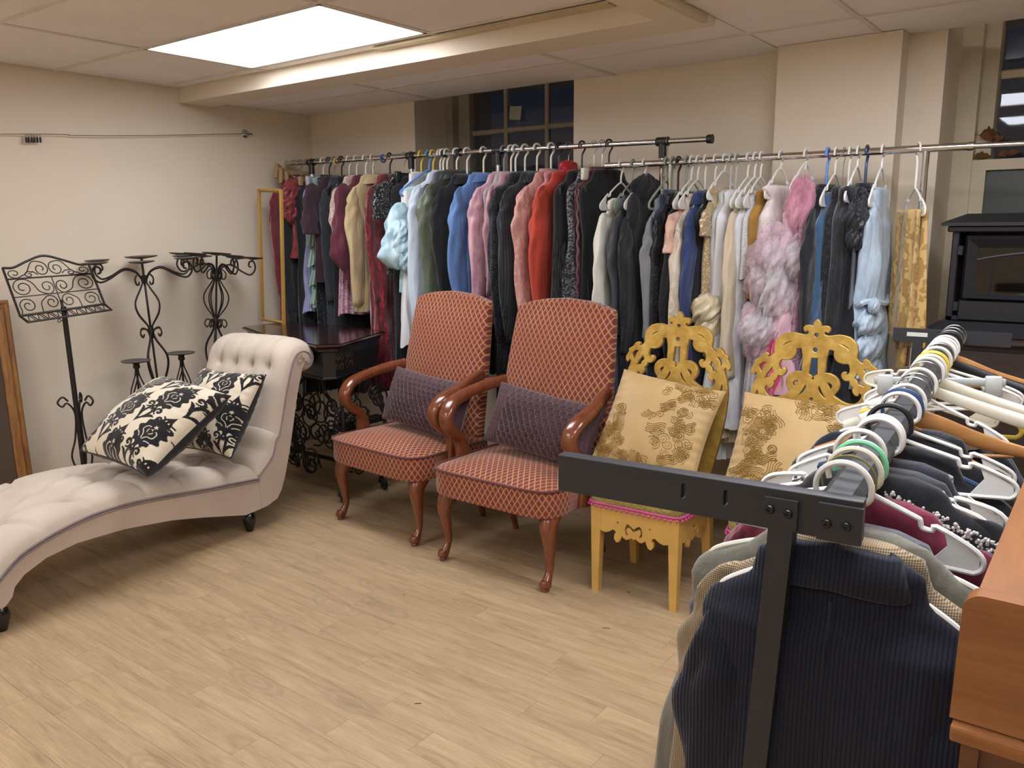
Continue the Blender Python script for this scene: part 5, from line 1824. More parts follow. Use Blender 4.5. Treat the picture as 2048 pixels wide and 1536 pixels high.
ruffle_tier(g, M_lav, .84, .165, .04, .11, .010, 30)
g = hung('A', 645, 'pale sage satin blouse with a trailing ruffle', 'blouse', M_sage, ('flat', WHITE_PL), L=.86, hw=.15, th=.018, flare=1.0, fold=.012)
for z_ in (.42, .55, .68, .80): ruffle_tier(g, M_sage, z_, .15, .022, .10, .010, 14, ph=z_*9)
hung('A', 657, 'black glittering sequin evening dress', 'dress', M_seqk, ('plastic', BLACK_PL), L=1.35, hw=.17, flare=1.05, collar='stand')
hung('A', 667, 'dark plum short-sleeved tunic beside the sequin dress', 'tunic', M_plum, ('plastic', GREY_PL), L=.70, hw=.20, flare=1.0, sleeve=('short', .24, .055))
hung('A', 682, 'long charcoal suit jacket left of the cream lace top', 'jacket', F('#2b3136', 'pinstripe', '#3c444a'), ('flat', BLACK_PL), L=.96, hw=.17, flare=1.08, sleeve=('long', .62, .05), collar='jacket')
hung('A', 697, 'black gown with white shoulder trim left of the lace top', 'dress', M_blk, ('plastic', WHITE_PL), L=1.35, hw=.17, flare=1.1)
g = hung('A', 712, 'cream floral lace top with pink lace hem', 'top', M_lace, ('plastic', WHITE_PL), L=.60, hw=.20, th=.03, sleeve=('long', .34, .055))
ruffle_tier(g, M_pinkl, .58, .17, .03, .36, .008, 18, 'lace_hem')
hung('A', 730, 'wine red blouse with a full puffed sleeve', 'blouse', M_wine, ('tube', WHITE_PL), L=.62, hw=.20, th=.026, sleeve=('puff', .44, .055), cuffm=M_wine)
g = hung('A', 745, 'beige suit jacket on the left rail', 'jacket', M_beige, ('plastic', CREAM_PL), L=.84, hw=.205, th=.03, sleeve=('long', .63, .06), collar='jacket')
g = hung('A', 779, 'crushed red velvet gown', 'dress', M_crush, ('flat', BLACK_PL), L=1.28, hw=.20, th=.036, flare=1.1, fold=.018, sleeve=('long', .60, .045))
g = hung('A', 808, 'black bodice sparkling with jet sequins', 'top', F('#0e0f12', 'sequin', '#9aa0a6'), ('wood', PALE_WOOD) if False else ('wire', WIRE), L=.62, hw=.19, th=.026, flare=.9, sleeve=('short', .16, .06))
g = hung('A', 822, 'black long skirt hanging behind the white shirt tail', 'skirt', M_blk, ('clip', BLACK_PL), L=1.42, hw=.17, flare=1.1, top=.02)
g = hung('A', 842, 'white shirt with a rounded tail under the blue satin blouse', 'shirt', M_white, ('tube', YEL_PL), L=1.0, hw=.17, th=.045, flare=1.28, hem=3.0)
g = hung('A', 858, 'ice blue satin blouse with puffed sleeves on a blue hanger', 'blouse', M_lblue, ('tube', BLUE_PL), jit=-.25, L=.72, hw=.19, th=.032, fold=.016, neck=.155, drop=.12, slip=.07, sleeve=('puff', .30, .068), wn=.11)
for i, (x_, z_, a_) in enumerate(((.20, -.50, .07), (.17, -.58, .06), (.22, -.44, .05))): crumple(g, M_lblue, (x_, .035, z_), (a_, .04, a_*1.2), 60+i, 'gathered_puff', .6)
pts = [(.25, .03, -.40), (.26, .04, -.50), (.20, .05, -.62), (.10, .05, -.74), (.02, .04, -.62), (.05, .03, -.45)]
hung('A', 880, 'black sequin trimmed strap dress squeezed beside the blue blouse', 'dress', F('#101116', 'sequin', '#7c8288'), ('tube', CREAM_PL), L=1.40, hw=.17, th=.03)
hung('A', 894, 'slate grey blouse mostly hidden by the white shirt', 'blouse', M_slate, ('tube', CREAM_PL), L=.60, hw=.19, th=.02, sleeve=('long', .5, .045), hlabel='cream plastic hanger with a long bare arm by the slate blouse')
hung('A', 886, 'pale blue-white shirt with a buttoned cuff', 'shirt', M_pblue, ('tube', WHITE_PL), jit=-.24, L=.80, hw=.20, th=.02, sleeve=('long', .86, .058), collar='shirt', cuffm=M_pblue)
hung('A', 913, 'olive green shirt with a dark satin back', 'shirt', F('#363b34', 'satin', rough=.5), ('tube', WHITE_PL), jit=-.32, L=.80, hw=.205, th=.03, sleeve=('long', .56, .062, M_olive), collar='shirt')
hung('B', 934, 'black jacket right of the olive shirt', 'jacket', M_blk, ('tube', WHITE_PL), L=1.15, hw=.20, th=.034, sleeve=('long', .60, .05), collar='jacket')
# ---- rail B
hung('B', 967, 'cornflower blue shirt on the window rail', 'shirt', F('#5b7fb4', 'plain', rough=.6, var=.06), ('tube', CREAM_PL), L=.82, hw=.205, th=.03, sleeve=('long', .60, .058), collar='shirt', cuffm=F('#587bb0'))
hung('B', 1008, 'pink and lilac mottled satin shirt with a grey yoke', 'shirt', F('#b585a6', 'mottle', '#d2a8a8', rough=.3), ('tube', GREY_PL), L=.84, hw=.205, th=.03, sleeve=('long', .62, .06), collar='shirt')
hung('B', 1022, 'grey satin blouse behind the mauve one', 'blouse', F('#8d8a8c', 'satin', '#b9b5b3', rough=.3), ('tube', CREAM_PL), L=.62, hw=.19, th=.026, collar='shirt')
hung('B', 1031, 'mauve satin blouse with gathered shoulder', 'blouse', F('#a87f8c', 'satin', '#bf97a0', rough=.3), ('tube', WHITE_PL), L=.76, hw=.185, th=.026, sleeve=('long', .50, .05))
g = hung('B', 1050, 'black lace shawl jacket with a fringed hem', 'jacket', F('#1b1c22', 'lace', '#3a3d45'), ('tube', CREAM_PL), L=1.30, hw=.20, th=.03, sleeve=('long', .72, .05))
hung('B', 1074, 'black pinstripe suit jacket with cuff buttons', 'jacket', F('#24262b', 'pinstripe', '#4a4d54'), ('tube', CREAM_PL), L=.92, hw=.205, th=.03, sleeve=('long', .70, .062), collar='jacket',
     extra=lambda t, g: [buttons(t, BLACK_PL, g['hw']+.035, [-g['zs']-.64+.028*i for i in range(4)], .028, .008)])
g = hung('B', 1102, 'dusty pink brocade robe with a banded cuff', 'robe', F('#c08c86', 'brocade', '#cc9a92', rough=.6), ('tube', WHITE_PL), L=.98, hw=.205, th=.03, sleeve=('long', .62, .072), collar='stand', cuffm=F('#b98480', 'brocade', '#a0655f'))
hung('B', 1118, 'rose pink satin blouse crumpled over its hanger', 'blouse', F('#c98b92', 'satin', rough=.35), ('tube', BLACK_PL), L=.42, hw=.15, th=.03, fold=.016)
g = hung('B', 1137, 'orange red wool jacket on a wire hanger', 'jacket', F('#bc4634', 'plain', rough=.8, var=.05), ('wire', WIRE), L=.80, hw=.19, th=.018, fold=.004, sleeve=('long', .58, .06))
crumple(g, F('#b02a30', 'satin', rough=.4), (.0, .0, -.12), (.05, .03, .045), 71, 'red_bow', .6)
g = hung('B', 1164, 'black dress with a feathered skirt', 'dress', M_blk2, ('flat', BLACK_PL), L=1.25, hw=.20, th=.036, flare=1.25, fold=.014)
fm = MB()
rg_ = np.random.RandomState(4)
for i in range(220):
    x_, y_ = rg_.uniform(-.2, .25), .05+rg_.uniform(-.01, .01)
    z_ = -rg_.uniform(.46, .74)
    fm.tube([(x_, y_, z_), (x_+.01, y_+.008, z_-.05), (x_+.012*rg_.uniform(-1, 2), y_+.012, z_-.11)], [.004, .0035, .0008], 3, caps=False)
fm.build('feather_fringe', M_blk2, g)['kind'] = 'stuff'
g = hung('B', 1188, 'grey and black paisley scarf dress with a pointed hem', 'dress', F('#34363d', 'paisley', '#83858c', rough=.5), ('wire', WIRE), L=.80, hw=.19, th=.03, flare=1.1, fold=.018, hem=4.0)
fm = MB()
for i in range(26):
    x_ = -.18+i*.0145
    fm.tube([(x_, .03, -.78), (x_+.004, .034, -.95)], .0016, 4)
fm.build('fringe', F('#44505c'), g)['kind'] = 'stuff'
hung('B', 1204, 'maroon sequin jacket with a ruched front edge', 'jacket', F('#5a3238', 'sequin', '#7c4a50'), ('clip', CREAM_PL), L=.90, hw=.175, th=.026, collar='stand',
     extra=lambda t, g: [MB().tube(cr([(g['hw']*.98, .02+.006*math.sin(z*90), -z) for z in np.linspace(g['zs'], g['L']-.02, 60)], 1), .006, 5).build('ruched_edge', F('#7c5a66'), t)])
hung('B', 1218, 'black halter gown at the right end of the window rail', 'dress', F('#181a20'), ('flat', BLACK_PL), L=1.35, hw=.20, th=.04, flare=1.25, fold=.014, waist=.8)
# ---- rail C
M_ivory = F('#dcdcd0', 'plain', var=.03, rough=.7)
MC = F('#2a2c33', 'cord')
g = hung('C', 1243, 'ivory peasant gown with long flounced sleeves', 'dress', M_ivory, ('webbed', WHITE_PL), slip=.055, L=1.28, hw=.175, th=.03, flare=1.1, fold=.014, sleeve=('bell', .62, .05))
for z_ in (.80, .98): ruffle_tier(g, M_ivory, z_, .18, .045, .17, .008, 30)
g = hung('C', 1266, 'charcoal wool cape with a stand collar', 'cape', F('#474a52', 'plain'), ('webbed', GREEN_PL), slip=.055, L=1.2, hw=.18, th=.03, flare=1.1, collar='stand', sleeve=('long', .52, .05))
g = hung('C', 1290, 'black corduroy coat with a hood', 'coat', MC, ('webbed', WHITE_PL), slip=.055, L=1.25, hw=.185, th=.034, sleeve=('long', .6, .055))
crumple(g, F('#26272d'), (-.02, .0, -.13), (.11, .035, .07), 81, 'hood', .5)
crumple(g, F('#26272d'), (.13, .02, -.22), (.035, .025, .075), 82, 'epaulette', .3)
g = hung('C', 1333, 'grey wool coat with a straight sleeve', 'coat', F('#85888e', 'tweed', '#787b82'), ('tube', GREEN_PL), slip=.055, L=.78, hw=.20, th=.03, sleeve=('long', .62, .068))
hung('C', 1346, 'navy velvet dress beside the grey coat', 'dress', F('#22324c', 'velvet'), ('tube', GREEN_PL), L=1.3, hw=.18, th=.024, collar='stand')
hung('C', 1358, 'black sequin trimmed long jacket', 'jacket', F('#17181d', 'sequin', '#3d4048'), ('flat', BLACK_PL), L=1.0, hw=.175, th=.026, sleeve=('long', .62, .05))
hung('C', 1374, 'black dinner suit jacket left of the cream jacket', 'jacket', F('#1a1b22'), ('tube', GREEN_PL), L=1.25, hw=.195, th=.034, sleeve=('long', .64, .058), collar='jacket')
hung('C', 1384, 'peach print blouse showing one shoulder', 'blouse', F('#cf9a86', 'mottle', '#e0c3b0'), ('webbed', WHITE_PL), slip=.055, L=.50, hw=.185, th=.02, sleeve=('short', .14, .05))
hung('C', 1397, 'cream brocade tailcoat beside the royal blue jacket', 'coat', F('#cdbfab', 'brocade', '#d6cab8', rough=.65), ('webbed', WHITE_PL), slip=.055, L=1.12, hw=.20, th=.032, sleeve=('long', .70, .062), collar='stand')
hung('C', 1412, 'royal blue suit jacket beside the cream tailcoat', 'jacket', F('#2c3d6c', 'plain', rough=.7), ('webbed', WHITE_PL), L=.98, hw=.195, th=.03, sleeve=('long', .66, .058), collar='jacket')
hung('C', 1432, 'black shirt with a pale collar', 'shirt', F('#1d2029'), ('webbed', WHITE_PL), L=1.25, hw=.185, th=.028, flare=1.0, collar='shirt')
M_gold = F('#bfa983', 'sequin', '#e6d6b0'); M_golds = F('#cdbd98', 'satin', '#e4d8b8', rough=.25)
g = hung('C', 1450, 'champagne gold sequin dress with a ruffled satin peplum', 'dress', M_gold, ('webbed', WHITE_PL), slip=.055, L=.66, hw=.165, th=.03, fold=.012, sleeve=('short', .10, .04), neck=.10, drop=.10, wn=.10)
for i, (x_, z_, a_) in enumerate(((.10, -.70, .10), (-.02, -.74, .10), (.16, -.64, .075), (.05, -.80, .09))): crumple(g, M_golds, (x_, .02, z_), (a_, .055, a_*.8), 90+i, 'satin_ruffle', .7)
hung('C', 1463, 'silver grey satin slip gown on a clear hanger', 'dress', F('#c2c4c6', 'satin', rough=.35), ('webbed', CLEAR_PL), L=1.2, hw=.165, th=.022, flare=1.1)
g = hung('C', 1474, 'white cotton nightgown with gathered flounces', 'dress', F('#dfe0e4', 'plain', var=.03), ('webbed', CLEAR_PL), L=1.28, hw=.165, th=.026, flare=1.3, fold=.014)
for z_ in (.92, 1.12): ruffle_tier(g, M_white, z_, .21, .05, .18, .009, 28)
g = hung('C', 1497, 'cream crepe gown with smocked sleeves', 'dress', F('#cbbda2', 'plain', var=.05), ('webbed', WHITE_PL), slip=.055, L=1.22, hw=.18, th=.03, flare=1.05, fold=.012, sleeve=('bell', .66, .045))
for z_ in (.70, .95): ruffle_tier(g, F('#cfc2a8'), z_, .175, .036, .25, .006, 34)
hung('C', 1511, 'white satin wedding dress with a plain bodice', 'dress', F('#d9dade', 'satin', rough=.4), ('webbed', WHITE_PL), slip=.055, L=1.15, hw=.19, th=.034, flare=1.2, waist=.85)
hung('C', 1523, 'white lace blouse with clear straps', 'blouse', F('#d6d6d6', 'lace', '#bcbcc0'), ('webbed', WHITE_PL), slip=.055, L=.50, hw=.17, th=.022)
hung('C', 1540, 'mustard and violet striped tunic peeking out between white dresses', 'tunic', F('#a57c34', 'plain'), (None, None), L=.58, hw=.165, th=.022)


# pink tulle dress: satin bodice, hanging cloud of net
def tulle_mat(name, c, a=.5):
    n = NT(name)
    n.p(Base_Color=lin(c), Roughness=.9, Sheen_Weight=.5, Alpha=a, Transmission_Weight=0.0)
    n.p(Alpha=n.math('MULTIPLY_ADD', n.noise(n.coord('Object'), 30, 3), .5, a-.25))
    return n.m


TUL = tulle_mat('pink_tulle', '#e9cdd7', .36); TULW = tulle_mat('white_tulle', '#e9e4e7', .36)
g = hung('C', 1562, 'white strapless bodice dress with a cloud of pink tulle', 'dress', F('#e2d8d4', 'satin', rough=.5), ('webbed', WHITE_PL), slip=.055, L=.62, hw=.15, th=.045, fold=.01, neck=.10, drop=.10, wn=.11)
rg_ = np.random.RandomState(12)
for i in range(16):
    crumple(g, TUL if i % 3 else TULW, (.08+rg_.uniform(-.10, .12), .03+rg_.uniform(-.03, .045), -.48-rg_.uniform(-.10, .24)), (rg_.uniform(.05, .10), rg_.uniform(.03, .055), rg_.uniform(.05, .09)), 100+i, 'tulle_puff', 1.5)
for z_ in (.60, .68): ruffle_tier(g, TULW, z_, .17, .05, .42, .02, 22, 'tulle_flounce')
g = hung('C', 1612, 'pale pink gathered party skirt under rose tulle', 'dress', F('#dfb6c2', 'plain', var=.04), ('webbed', WHITE_PL), slip=.055, L=.96, hw=.16, th=.05, flare=1.35, fold=.022, fk=90, neck=.085)
for i in range(5):
    crumple(g, tulle_mat('rose_tulle_%d' % i, '#e39ab0' if i < 3 else '#e6c2ce', .42), (.04+rg_.uniform(-.06, .10), .02+rg_.uniform(-.02, .02), -.21-rg_.uniform(0, .18)), (.055, .04, .075), 130+i, 'tulle_puff', .9)
for i in range(4): crumple(g, TULW, (.10+rg_.uniform(-.05, .05), .04, -.34-.08*i), (.06, .05, .06), 150+i, 'tulle_puff', .9)
g = hung('C', 1588, 'hot pink satin skirt with a ruffled hem', 'skirt', F('#e2537e', 'satin', rough=.4), (None, None), L=1.02, hw=.17, th=.035, flare=1.35, fold=.016, top=.40, neck=.16)
for z_ in (.92, 1.0): ruffle_tier(g, F('#c8738c', 'satin'), z_, .23, .045, .10, .014, 24)
hung('C', 1638, 'dusty mauve lace dress half hidden by the blue velvet', 'dress', F('#b38a9c', 'lace', '#8c6478'), (None, None), L=.98, hw=.185, th=.02, flare=1.1)
hung('C', 1656, 'black fitted jacket left of the blue velvet gown', 'jacket', F('#1b1e24'), ('tube', BLUE_PL), L=.66, hw=.20, th=.034, sleeve=('long', .52, .055), collar='stand')
hung('C', 1672, 'steel blue velvet gown', 'dress', F('#35597c', 'velvet'), ('webbed', WHITE_PL), slip=.055, L=1.12, hw=.185, th=.04, flare=1.25, fold=.020)
hung('C', 1688, 'black lace evening top with silver beads', 'top', F('#15161b', 'lace', '#2c2e36'), ('wire', WIRE), L=.72, hw=.18, th=.03)
hung('C', 1700, 'black crinkled chiffon dress', 'dress', F('#1b1c21', 'crushed', '#3a3c44'), ('webbed', WHITE_PL), L=.95, hw=.18, th=.03)
M_bow = F('#16171b', 'satin', '#34363d', rough=.25)
g = hung('C', 1716, 'black satin dress with a big bow at the shoulder', 'dress', M_bow, ('webbed', WHITE_PL), slip=.055, L=.78, hw=.18, th=.034, neck=.11, drop=.11, wn=.11)
for i, (x_, z_, a_) in enumerate(((.15, -.26, .055), (.10, -.22, .05), (.16, -.33, .05), (.07, -.29, .045))): crumple(g, M_bow, (x_, .045, z_), (a_, .03, a_), 170+i, 'bow_loop', .8)
for s_ in (-.02, .05): MB().loft([[(.12+s_-.02, .045, -.32), (.12+s_+.02, .045, -.32), (.12+s_+.02, .05, -.32), (.12+s_-.02, .05, -.32)], [(.15+s_-.03, .05, -.58), (.15+s_+.03, .05, -.60), (.15+s_+.03, .055, -.60), (.15+s_-.03, .055, -.58)]]).build('ribbon_tail', M_bow, g, smooth=False)
hung('C', 1734, 'long black overcoat reaching down behind the gold chair', 'coat', F('#191a20'), ('tube', NAVY_PL), L=1.30, hw=.185, th=.042, flare=1.35, fold=.014, collar='stand')
M_ltb = F('#a9bdd0', 'satin', '#bccddd', rough=.45)
g = hung('C', 1765, 'light blue dress with a tied waist and ruched skirt', 'dress', M_ltb, ('webbed', WHITE_PL), slip=.055, L=.92, hw=.165, th=.034, flare=1.15, fold=.018, neck=.12, drop=.12)
MB().tube([(.165*math.cos(a), .05*math.sin(a), -.58+.01*math.sin(3*a)) for a in np.linspace(0, 2*PI, 30, endpoint=False)], .012, 7, closed=True, caps=False).build('sash', M_ltb, g)
crumple(g, M_ltb, (.14, .04, -.59), (.03, .02, .028), 181, 'sash_knot', .5)
for i, z_ in enumerate((.66, .76, .86)): crumple(g, M_ltb, (.05, .01, -z_), (.14, .045, .06), 185+i, 'ruched_tier', .45)
M_broc = F('#a8854a', 'brocade', '#c4a468', rough=.55)
# gold brocade folded over its hanger
P = bar_point(C0, C1, 1836, YC)
hanger('white plastic hanger with gold brocade cloth folded over its bar', 'webbed', WHITE_PL, P, R(-62), hw=.135, drop=.075, neck=.145)
g = thing('brocade_cloth', 'gold scroll-patterned brocade cloth folded over the rightmost hanger', 'fabric', P, R(-62))
rg_ = np.random.RandomState(9)


def drape(w0, w1, z0, z1, y0, amp, ph, nx=60, nz=40, ragged=.0):
    rings = []
    th_ = np.linspace(0, 2*PI, nx, endpoint=False)
    for i in range(nz):
        v = i/(nz-1)
        w_ = w0+(w1-w0)*v
        x_ = w_*sq(np.cos(th_), .7)
        y_ = .013*sq(np.sin(th_), .8)*(1+.4*v)+amp*(.4+.6*v)*np.sin(x_*48+ph+v*1.2)+amp*.5*np.sin(x_*95+ph*2)
        z_ = z0+(z1-z0)*v+ragged*v**4*np.sin(x_*90+ph)*.01
        rings.append(np.column_stack([x_, y_+y0, np.full(nx, z_) if np.isscalar(z_) else z_]))
    return MB().loft(rings)


drape(.115, .135, -.225, -.745, .02, .012, .5, ragged=.6).build('front_fold', M_broc, g, angle=None)
drape(.12, .12, -.225, -.72, -.02, .010, 2.5, ragged=.6).build('back_fold', M_broc, g, angle=None)
drape(.05, .045, -.70, -.83, .0, .010, 1.5, ragged=.8).build('hanging_end', M_broc, g, angle=None)
# clamp hangers stacked at the left end of rail A
for i, (px, py, q, lab) in enumerate(((572, 345, .9, 'folding wooden trouser hanger sticking out at the far left end of the rail'), (585, 342, .55, 'second wooden clamp hanger from the left end of the rail'), (597, 338, .25, 'wooden clamp hanger nearest the left rail collar'))):
    P = bar_point(A0, A1, px, YAB)
    t = thing('clamp_hanger', lab, 'hanger', M=Matrix.Translation(Vector(P)) @ Matrix.Rotation(-PI/2+q*.5, 4, 'Z') @ Matrix.Rotation(-.35+.2*i, 4, 'Y'), group='wooden clamp hangers')
    arc = [(.022*math.cos(k), 0, .022*math.sin(k)) for k in np.linspace(-.4, PI, 12)]+[(-.018, 0, -.02), (0, 0, -.04), (0, 0, -.06)]
    MB().tube(cr(arc, 2), .0018, 6).build('hook', WIRE, t)
    for s_ in (-1, 1):
        MB().rbox((-.13, s_*.007-.005, -.075), (.13, s_*.007+.005, -.052), .002, 1).build('wooden_jaw', PALE_WOOD, t)
    MB().tube([(.05, -.018, -.064), (.05, .018, -.064)], .003, 6).build('wing_bolt', WIRE, t)
    for s_ in (-1, 1): MB().rbox((s_*.12-.008, -.012, -.15), (s_*.12+.008, .012, -.06), .002, 1, rot=None).build('arm', PALE_WOOD, t)
hanger('bare steel wire hanger left on the right post of the window rail', 'wire', WIRE, bar_point(B0, B1, 1335, YAB), -PI/2+.2, hw=.09, drop=.05, neck=.10)
hanger('yellow plastic hanger hooked behind the blue satin blouse', 'tube', YEL_PL, bar_point(A0, A1, 866, YAB), -PI/2-.12, hw=.16, drop=.10, neck=.12)
# small tags on the left rail
for px, c_, lab in ((672, '#d6b866', 'small yellow round size disc on the left rail'), (766, '#3f55a0', 'small blue round size disc on the left rail')):
    P = bar_point(A0, A1, px, YAB)
    t = thing('size_disc', lab, 'disc', P)
    MB().tube([(.02*math.cos(a), 0, .02*math.sin(a)-.006) for a in np.linspace(0, 2*PI, 20, endpoint=False)], .0055, 6, closed=True, caps=False).build('ring', plain('disc'+c_, c_, .5), t).rotation_euler = (0, 0, PI/2)
# ------------------------------------------------------------------ black garment rack in front
ZD = 1.10
Da = at(1680, 985, z=ZD); Db = at(1915, 662, z=ZD)
dd = (Db-Da)/np.linalg.norm(Db-Da)
dperp = np.array([dd[1], -dd[0], 0.0])        # to the right
RZD = math.atan2(-dperp[1], -dperp[0])        # local x to the left, local y towards the camera
RAILLEN = float(np.linalg.norm(Db-Da))


def dp(s, r=0.0, z=0.0): return Da+dd*s+dperp*r+np.array([0, 0, z])


rack = thing('garment_rack', 'heavy black metal garment rack in the right foreground with flat-topped rail', 'garment rack', (float(dp(1)[0]), float(dp(1)[1]), 0))
# rail: chamfered box section
hwid, hh = .027, .022
sec = [(-hwid, -hh+.01), (-hwid, .0), (-hwid+.011, hh-.012), (hwid-.011, hh-.012), (hwid, 0), (hwid, -hh+.01), (hwid-.006, -hh), (-hwid+.006, -hh)]
MB().loft([[dp(s, x, z-.010) for x, z in sec] for s in (-.02, RAILLEN)]).build('rail', BLACK_METAL, rack, world=True, smooth=False)
# top bar with slots, bracket, bolts
TZ = -.022
def bar_box(mb, r0, r1, s0, s1, z0, z1, bev=.002):
    V = []
    for z in (z0, z1):
        for (s, r) in ((s0, r0), (s0, r1), (s1, r1), (s1, r0)): V.append(dp(s, r, z))
    return mb.add(V, [(3, 2, 1, 0), (4, 5, 6, 7), (0, 1, 5, 4), (1, 2, 6, 5), (2, 3, 7, 6), (3, 0, 4, 7)])


L0 = -float(np.linalg.norm(at(1185, 885, z=ZD)-Da))
tb = curve_mesh([([(L0, -.055), (.034, -.055), (.034, 0.0), (L0, 0.0)], False)]+[([(x+.0045*math.cos(a), -.024+.0045*math.sin(a)+(.0085 if math.sin(a) > 0 else -.0085)) for a in np.linspace(.001, 2*PI+.001, 16, endpoint=False)], False) for x in (-.205, -.143)],
                .011, .0015, 'top_bar', BLACK_METAL, rack, Matrix.Identity(4))
ex, ey = dperp, -dd
Mb = Matrix(((ex[0], 0, ey[0], 0), (ex[1], 0, ey[1], 0), (0, 1, 0, 0), (0, 0, 0, 1)))
base_ = dp(-.026, 0, .002)
tb.data.transform(Matrix.Translation(Vector(base_)) @ Mb)
tb.data.transform(wm(rack).inverted())
pb, pt = -.090, -.068
pm2 = MB()
for r0, r1, z0, z1 in ((0, 0, 0, 0),):
    V = []
    for (z, c_) in ((-ZD+.04, -.115), (TZ, -.064)):
        for (s, r) in ((-.042, c_-.0165), (-.042, c_+.0165), (-.012, c_+.0165), (-.012, c_-.0165)): V.append(dp(s, r, z))
    pm2.add(V, [(3, 2, 1, 0), (4, 5, 6, 7), (0, 1, 5, 4), (1, 2, 6, 5), (2, 3, 7, 6), (3, 0, 4, 7)])
pm2.build('post', BLACK_METAL, rack, world=True, smooth=False)
bar_box(MB(), -.088, -.044, -.045, -.037, -.050, -.008).build('bracket_plate', BLACK_METAL, rack, world=True, smooth=False)
bar_box(MB(), -.018, .037, -.046, -.037, -.054, -.004).build('bracket_plate', BLACK_METAL, rack, world=True, smooth=False)
BOLT = plain('dark_bolt', '#3c3c40', .3, .8)
for r, z in ((-.080, -.024), (-.056, -.026), (-.006, -.030), (.018, -.030)):
    c = dp(-.0455, r, z)
    MB().lathe([(0, 0), (.0062, 0), (.0062, .003), (.005, .0045), (.0028, .0045), (.0024, .002), (0, .002)], 14, c, axis=tuple(-dd)).build('bolt', BOLT, rack, world=True)
# far end: bar, posts, feet
bar_box(MB(), -.20, .16, RAILLEN-.005, RAILLEN+.02, -.046, .0).build('top_bar', BLACK_METAL, rack, world=True, smooth=False)
bar_box(MB(), -.155, -.09, RAILLEN-.0065, RAILLEN-.004, -.026, -.012).build('paper_sticker', plain('white_sticker', '#c9c9c4', .6), rack, world=True, smooth=False)
V = []
bar_box(MB(), -.135, -.105, RAILLEN-.006, RAILLEN+.022, -ZD+.04, -.046).build('post', BLACK_METAL, rack, world=True, smooth=False)
for s_, r_ in ((-.03, -.36), (RAILLEN+.01, -.19)):
    bar_box(MB(), r_, .13, s_-.018, s_+.018, -ZD+.0, -ZD+.045).build('foot_bar', BLACK_METAL, rack, world=True, smooth=False)


def hungD(s, label, cat, mat, hang, hlabel=None, r=-.02, tilt=0.0, jit=0.0, **k):
    P = dp(s, 0, 0)
    k.setdefault('neck', .075); k.setdefault('drop', .065); k.setdefault('hw', .19)
    if hang[0]:
        hanger(hlabel or hang[2]+' holding the '+label, hang[0], hang[1], P, RZD+jit, hw=round(k['hw']*.88, 3), neck=k['neck'], drop=round(k['drop']*.86, 3), rr=.030, tilt=tilt)
    k.setdefault('seed', int(s*977))
    return garment(label, cat, mat, P, RZD+jit, tilt=tilt, name=None, **k)


D_CORD = F('#1c1f2e', 'cord', rough=.9, sheen=.10, name='navy_corduroy')
g = hungD(.022, 'navy corduroy jacket at the near end of the black rack', 'jacket', D_CORD, ('webbed', WHITE_PL, 'white plastic hanger'), hlabel='nearest white plastic hanger, in the navy corduroy jacket', L=.86, hw=.185, th=.045, flare=1.05, waist=1.0, fold=.008, fk=34, sleeve=('long', .64, .06), inset=.035, neck=.092, drop=.095, nz=70,
          extra=lambda t, g: [MB().tube(cr([(0.0+.002*math.sin(z*30), .0475, -z) for z in np.linspace(g['zn']+.06, g['L']-.05, 20)], 2), .0018, 5).build('back_seam', D_CORD, t)])
# roll of the collar seen from the back
aa_ = np.linspace(-.35, PI+.35, 30)
rgs = []
for r_, zz_, o_ in ((.066, -.078, .0), (.070, -.066, .003), (.082, -.072, .012), (.098, -.125, .022), (.094, -.128, .020), (.075, -.085, .004)):
    rgs.append(np.column_stack([r_*np.cos(aa_), (.022+o_)*np.sin(aa_)+.012, zz_-.012*np.abs(np.cos(aa_))]))
MB().loft(rgs, caps=False, closed=False).build('collar', D_CORD, g, angle=None)
hungD(.062, 'brown houndstooth jacket behind the navy corduroy one', 'jacket', F('#4d4436', 'check', '#b09a78', scale=3.2, rough=.9), ('wire', plain('olive_wire', '#77723c', .5), 'olive coated wire hanger'), L=.84, hw=.185, th=.03, sleeve=('long', .62, .05), neck=.088, drop=.085)
hungD(.105, 'grey-olive overcoat third from the near end of the black rack', 'coat', F('#6b695e', 'plain', var=.05), ('webbed', CREAM_PL, 'cream plastic hanger'), L=.98, hw=.235, th=.036, waist=1.22, flare=1.5, neck=.088, drop=.085)
hungD(.150, 'charcoal tweed jacket on a mint green hanger', 'jacket', F('#44464f', 'tweed', '#5b5d66'), ('webbed', MINT_PL, 'mint green plastic hanger'), L=.84, hw=.195, th=.03, sleeve=('long', .6, .055), neck=.098, drop=.085)
g = hungD(.255, 'burgundy knitted sweater on the black rack', 'sweater', F('#6c2238', 'shadow_stripe', rough=.9, var=.06), (None,), L=.74, hw=.195, th=.03, sleeve=('long', .52, .06), neck=.085, drop=.07)
hanger('white plastic hanger with webbed ends holding the burgundy sweater', 'webbed', WHITE_PL, dp(.222, -.012, 0), RZD+.04, hw=.190, neck=.052, drop=.075, rr=.030, tilt=-.06)
hungD(.275, 'plum grey shirt behind the burgundy sweater', 'shirt', F('#4a3b48'), (None,), L=.74, hw=.195, th=.026, sleeve=('long', .55, .05), neck=.095)


def beads(t, g):
    b = MB()
    rg = np.random.RandomState(3)
    for i in range(170):
        x = -rg.uniform(.02, .19)
        z = -g['zn']-.012-abs(x)*.36-rg.uniform(-.004, .018)
        b.sphere((x, g['th']*.9+rg.uniform(0, .006), z), rg.uniform(.0016, .0034), 6, 4)
    b.build('bead_trim', plain('pearl_white', '#d8d6d0', .3), t)['kind'] = 'stuff'


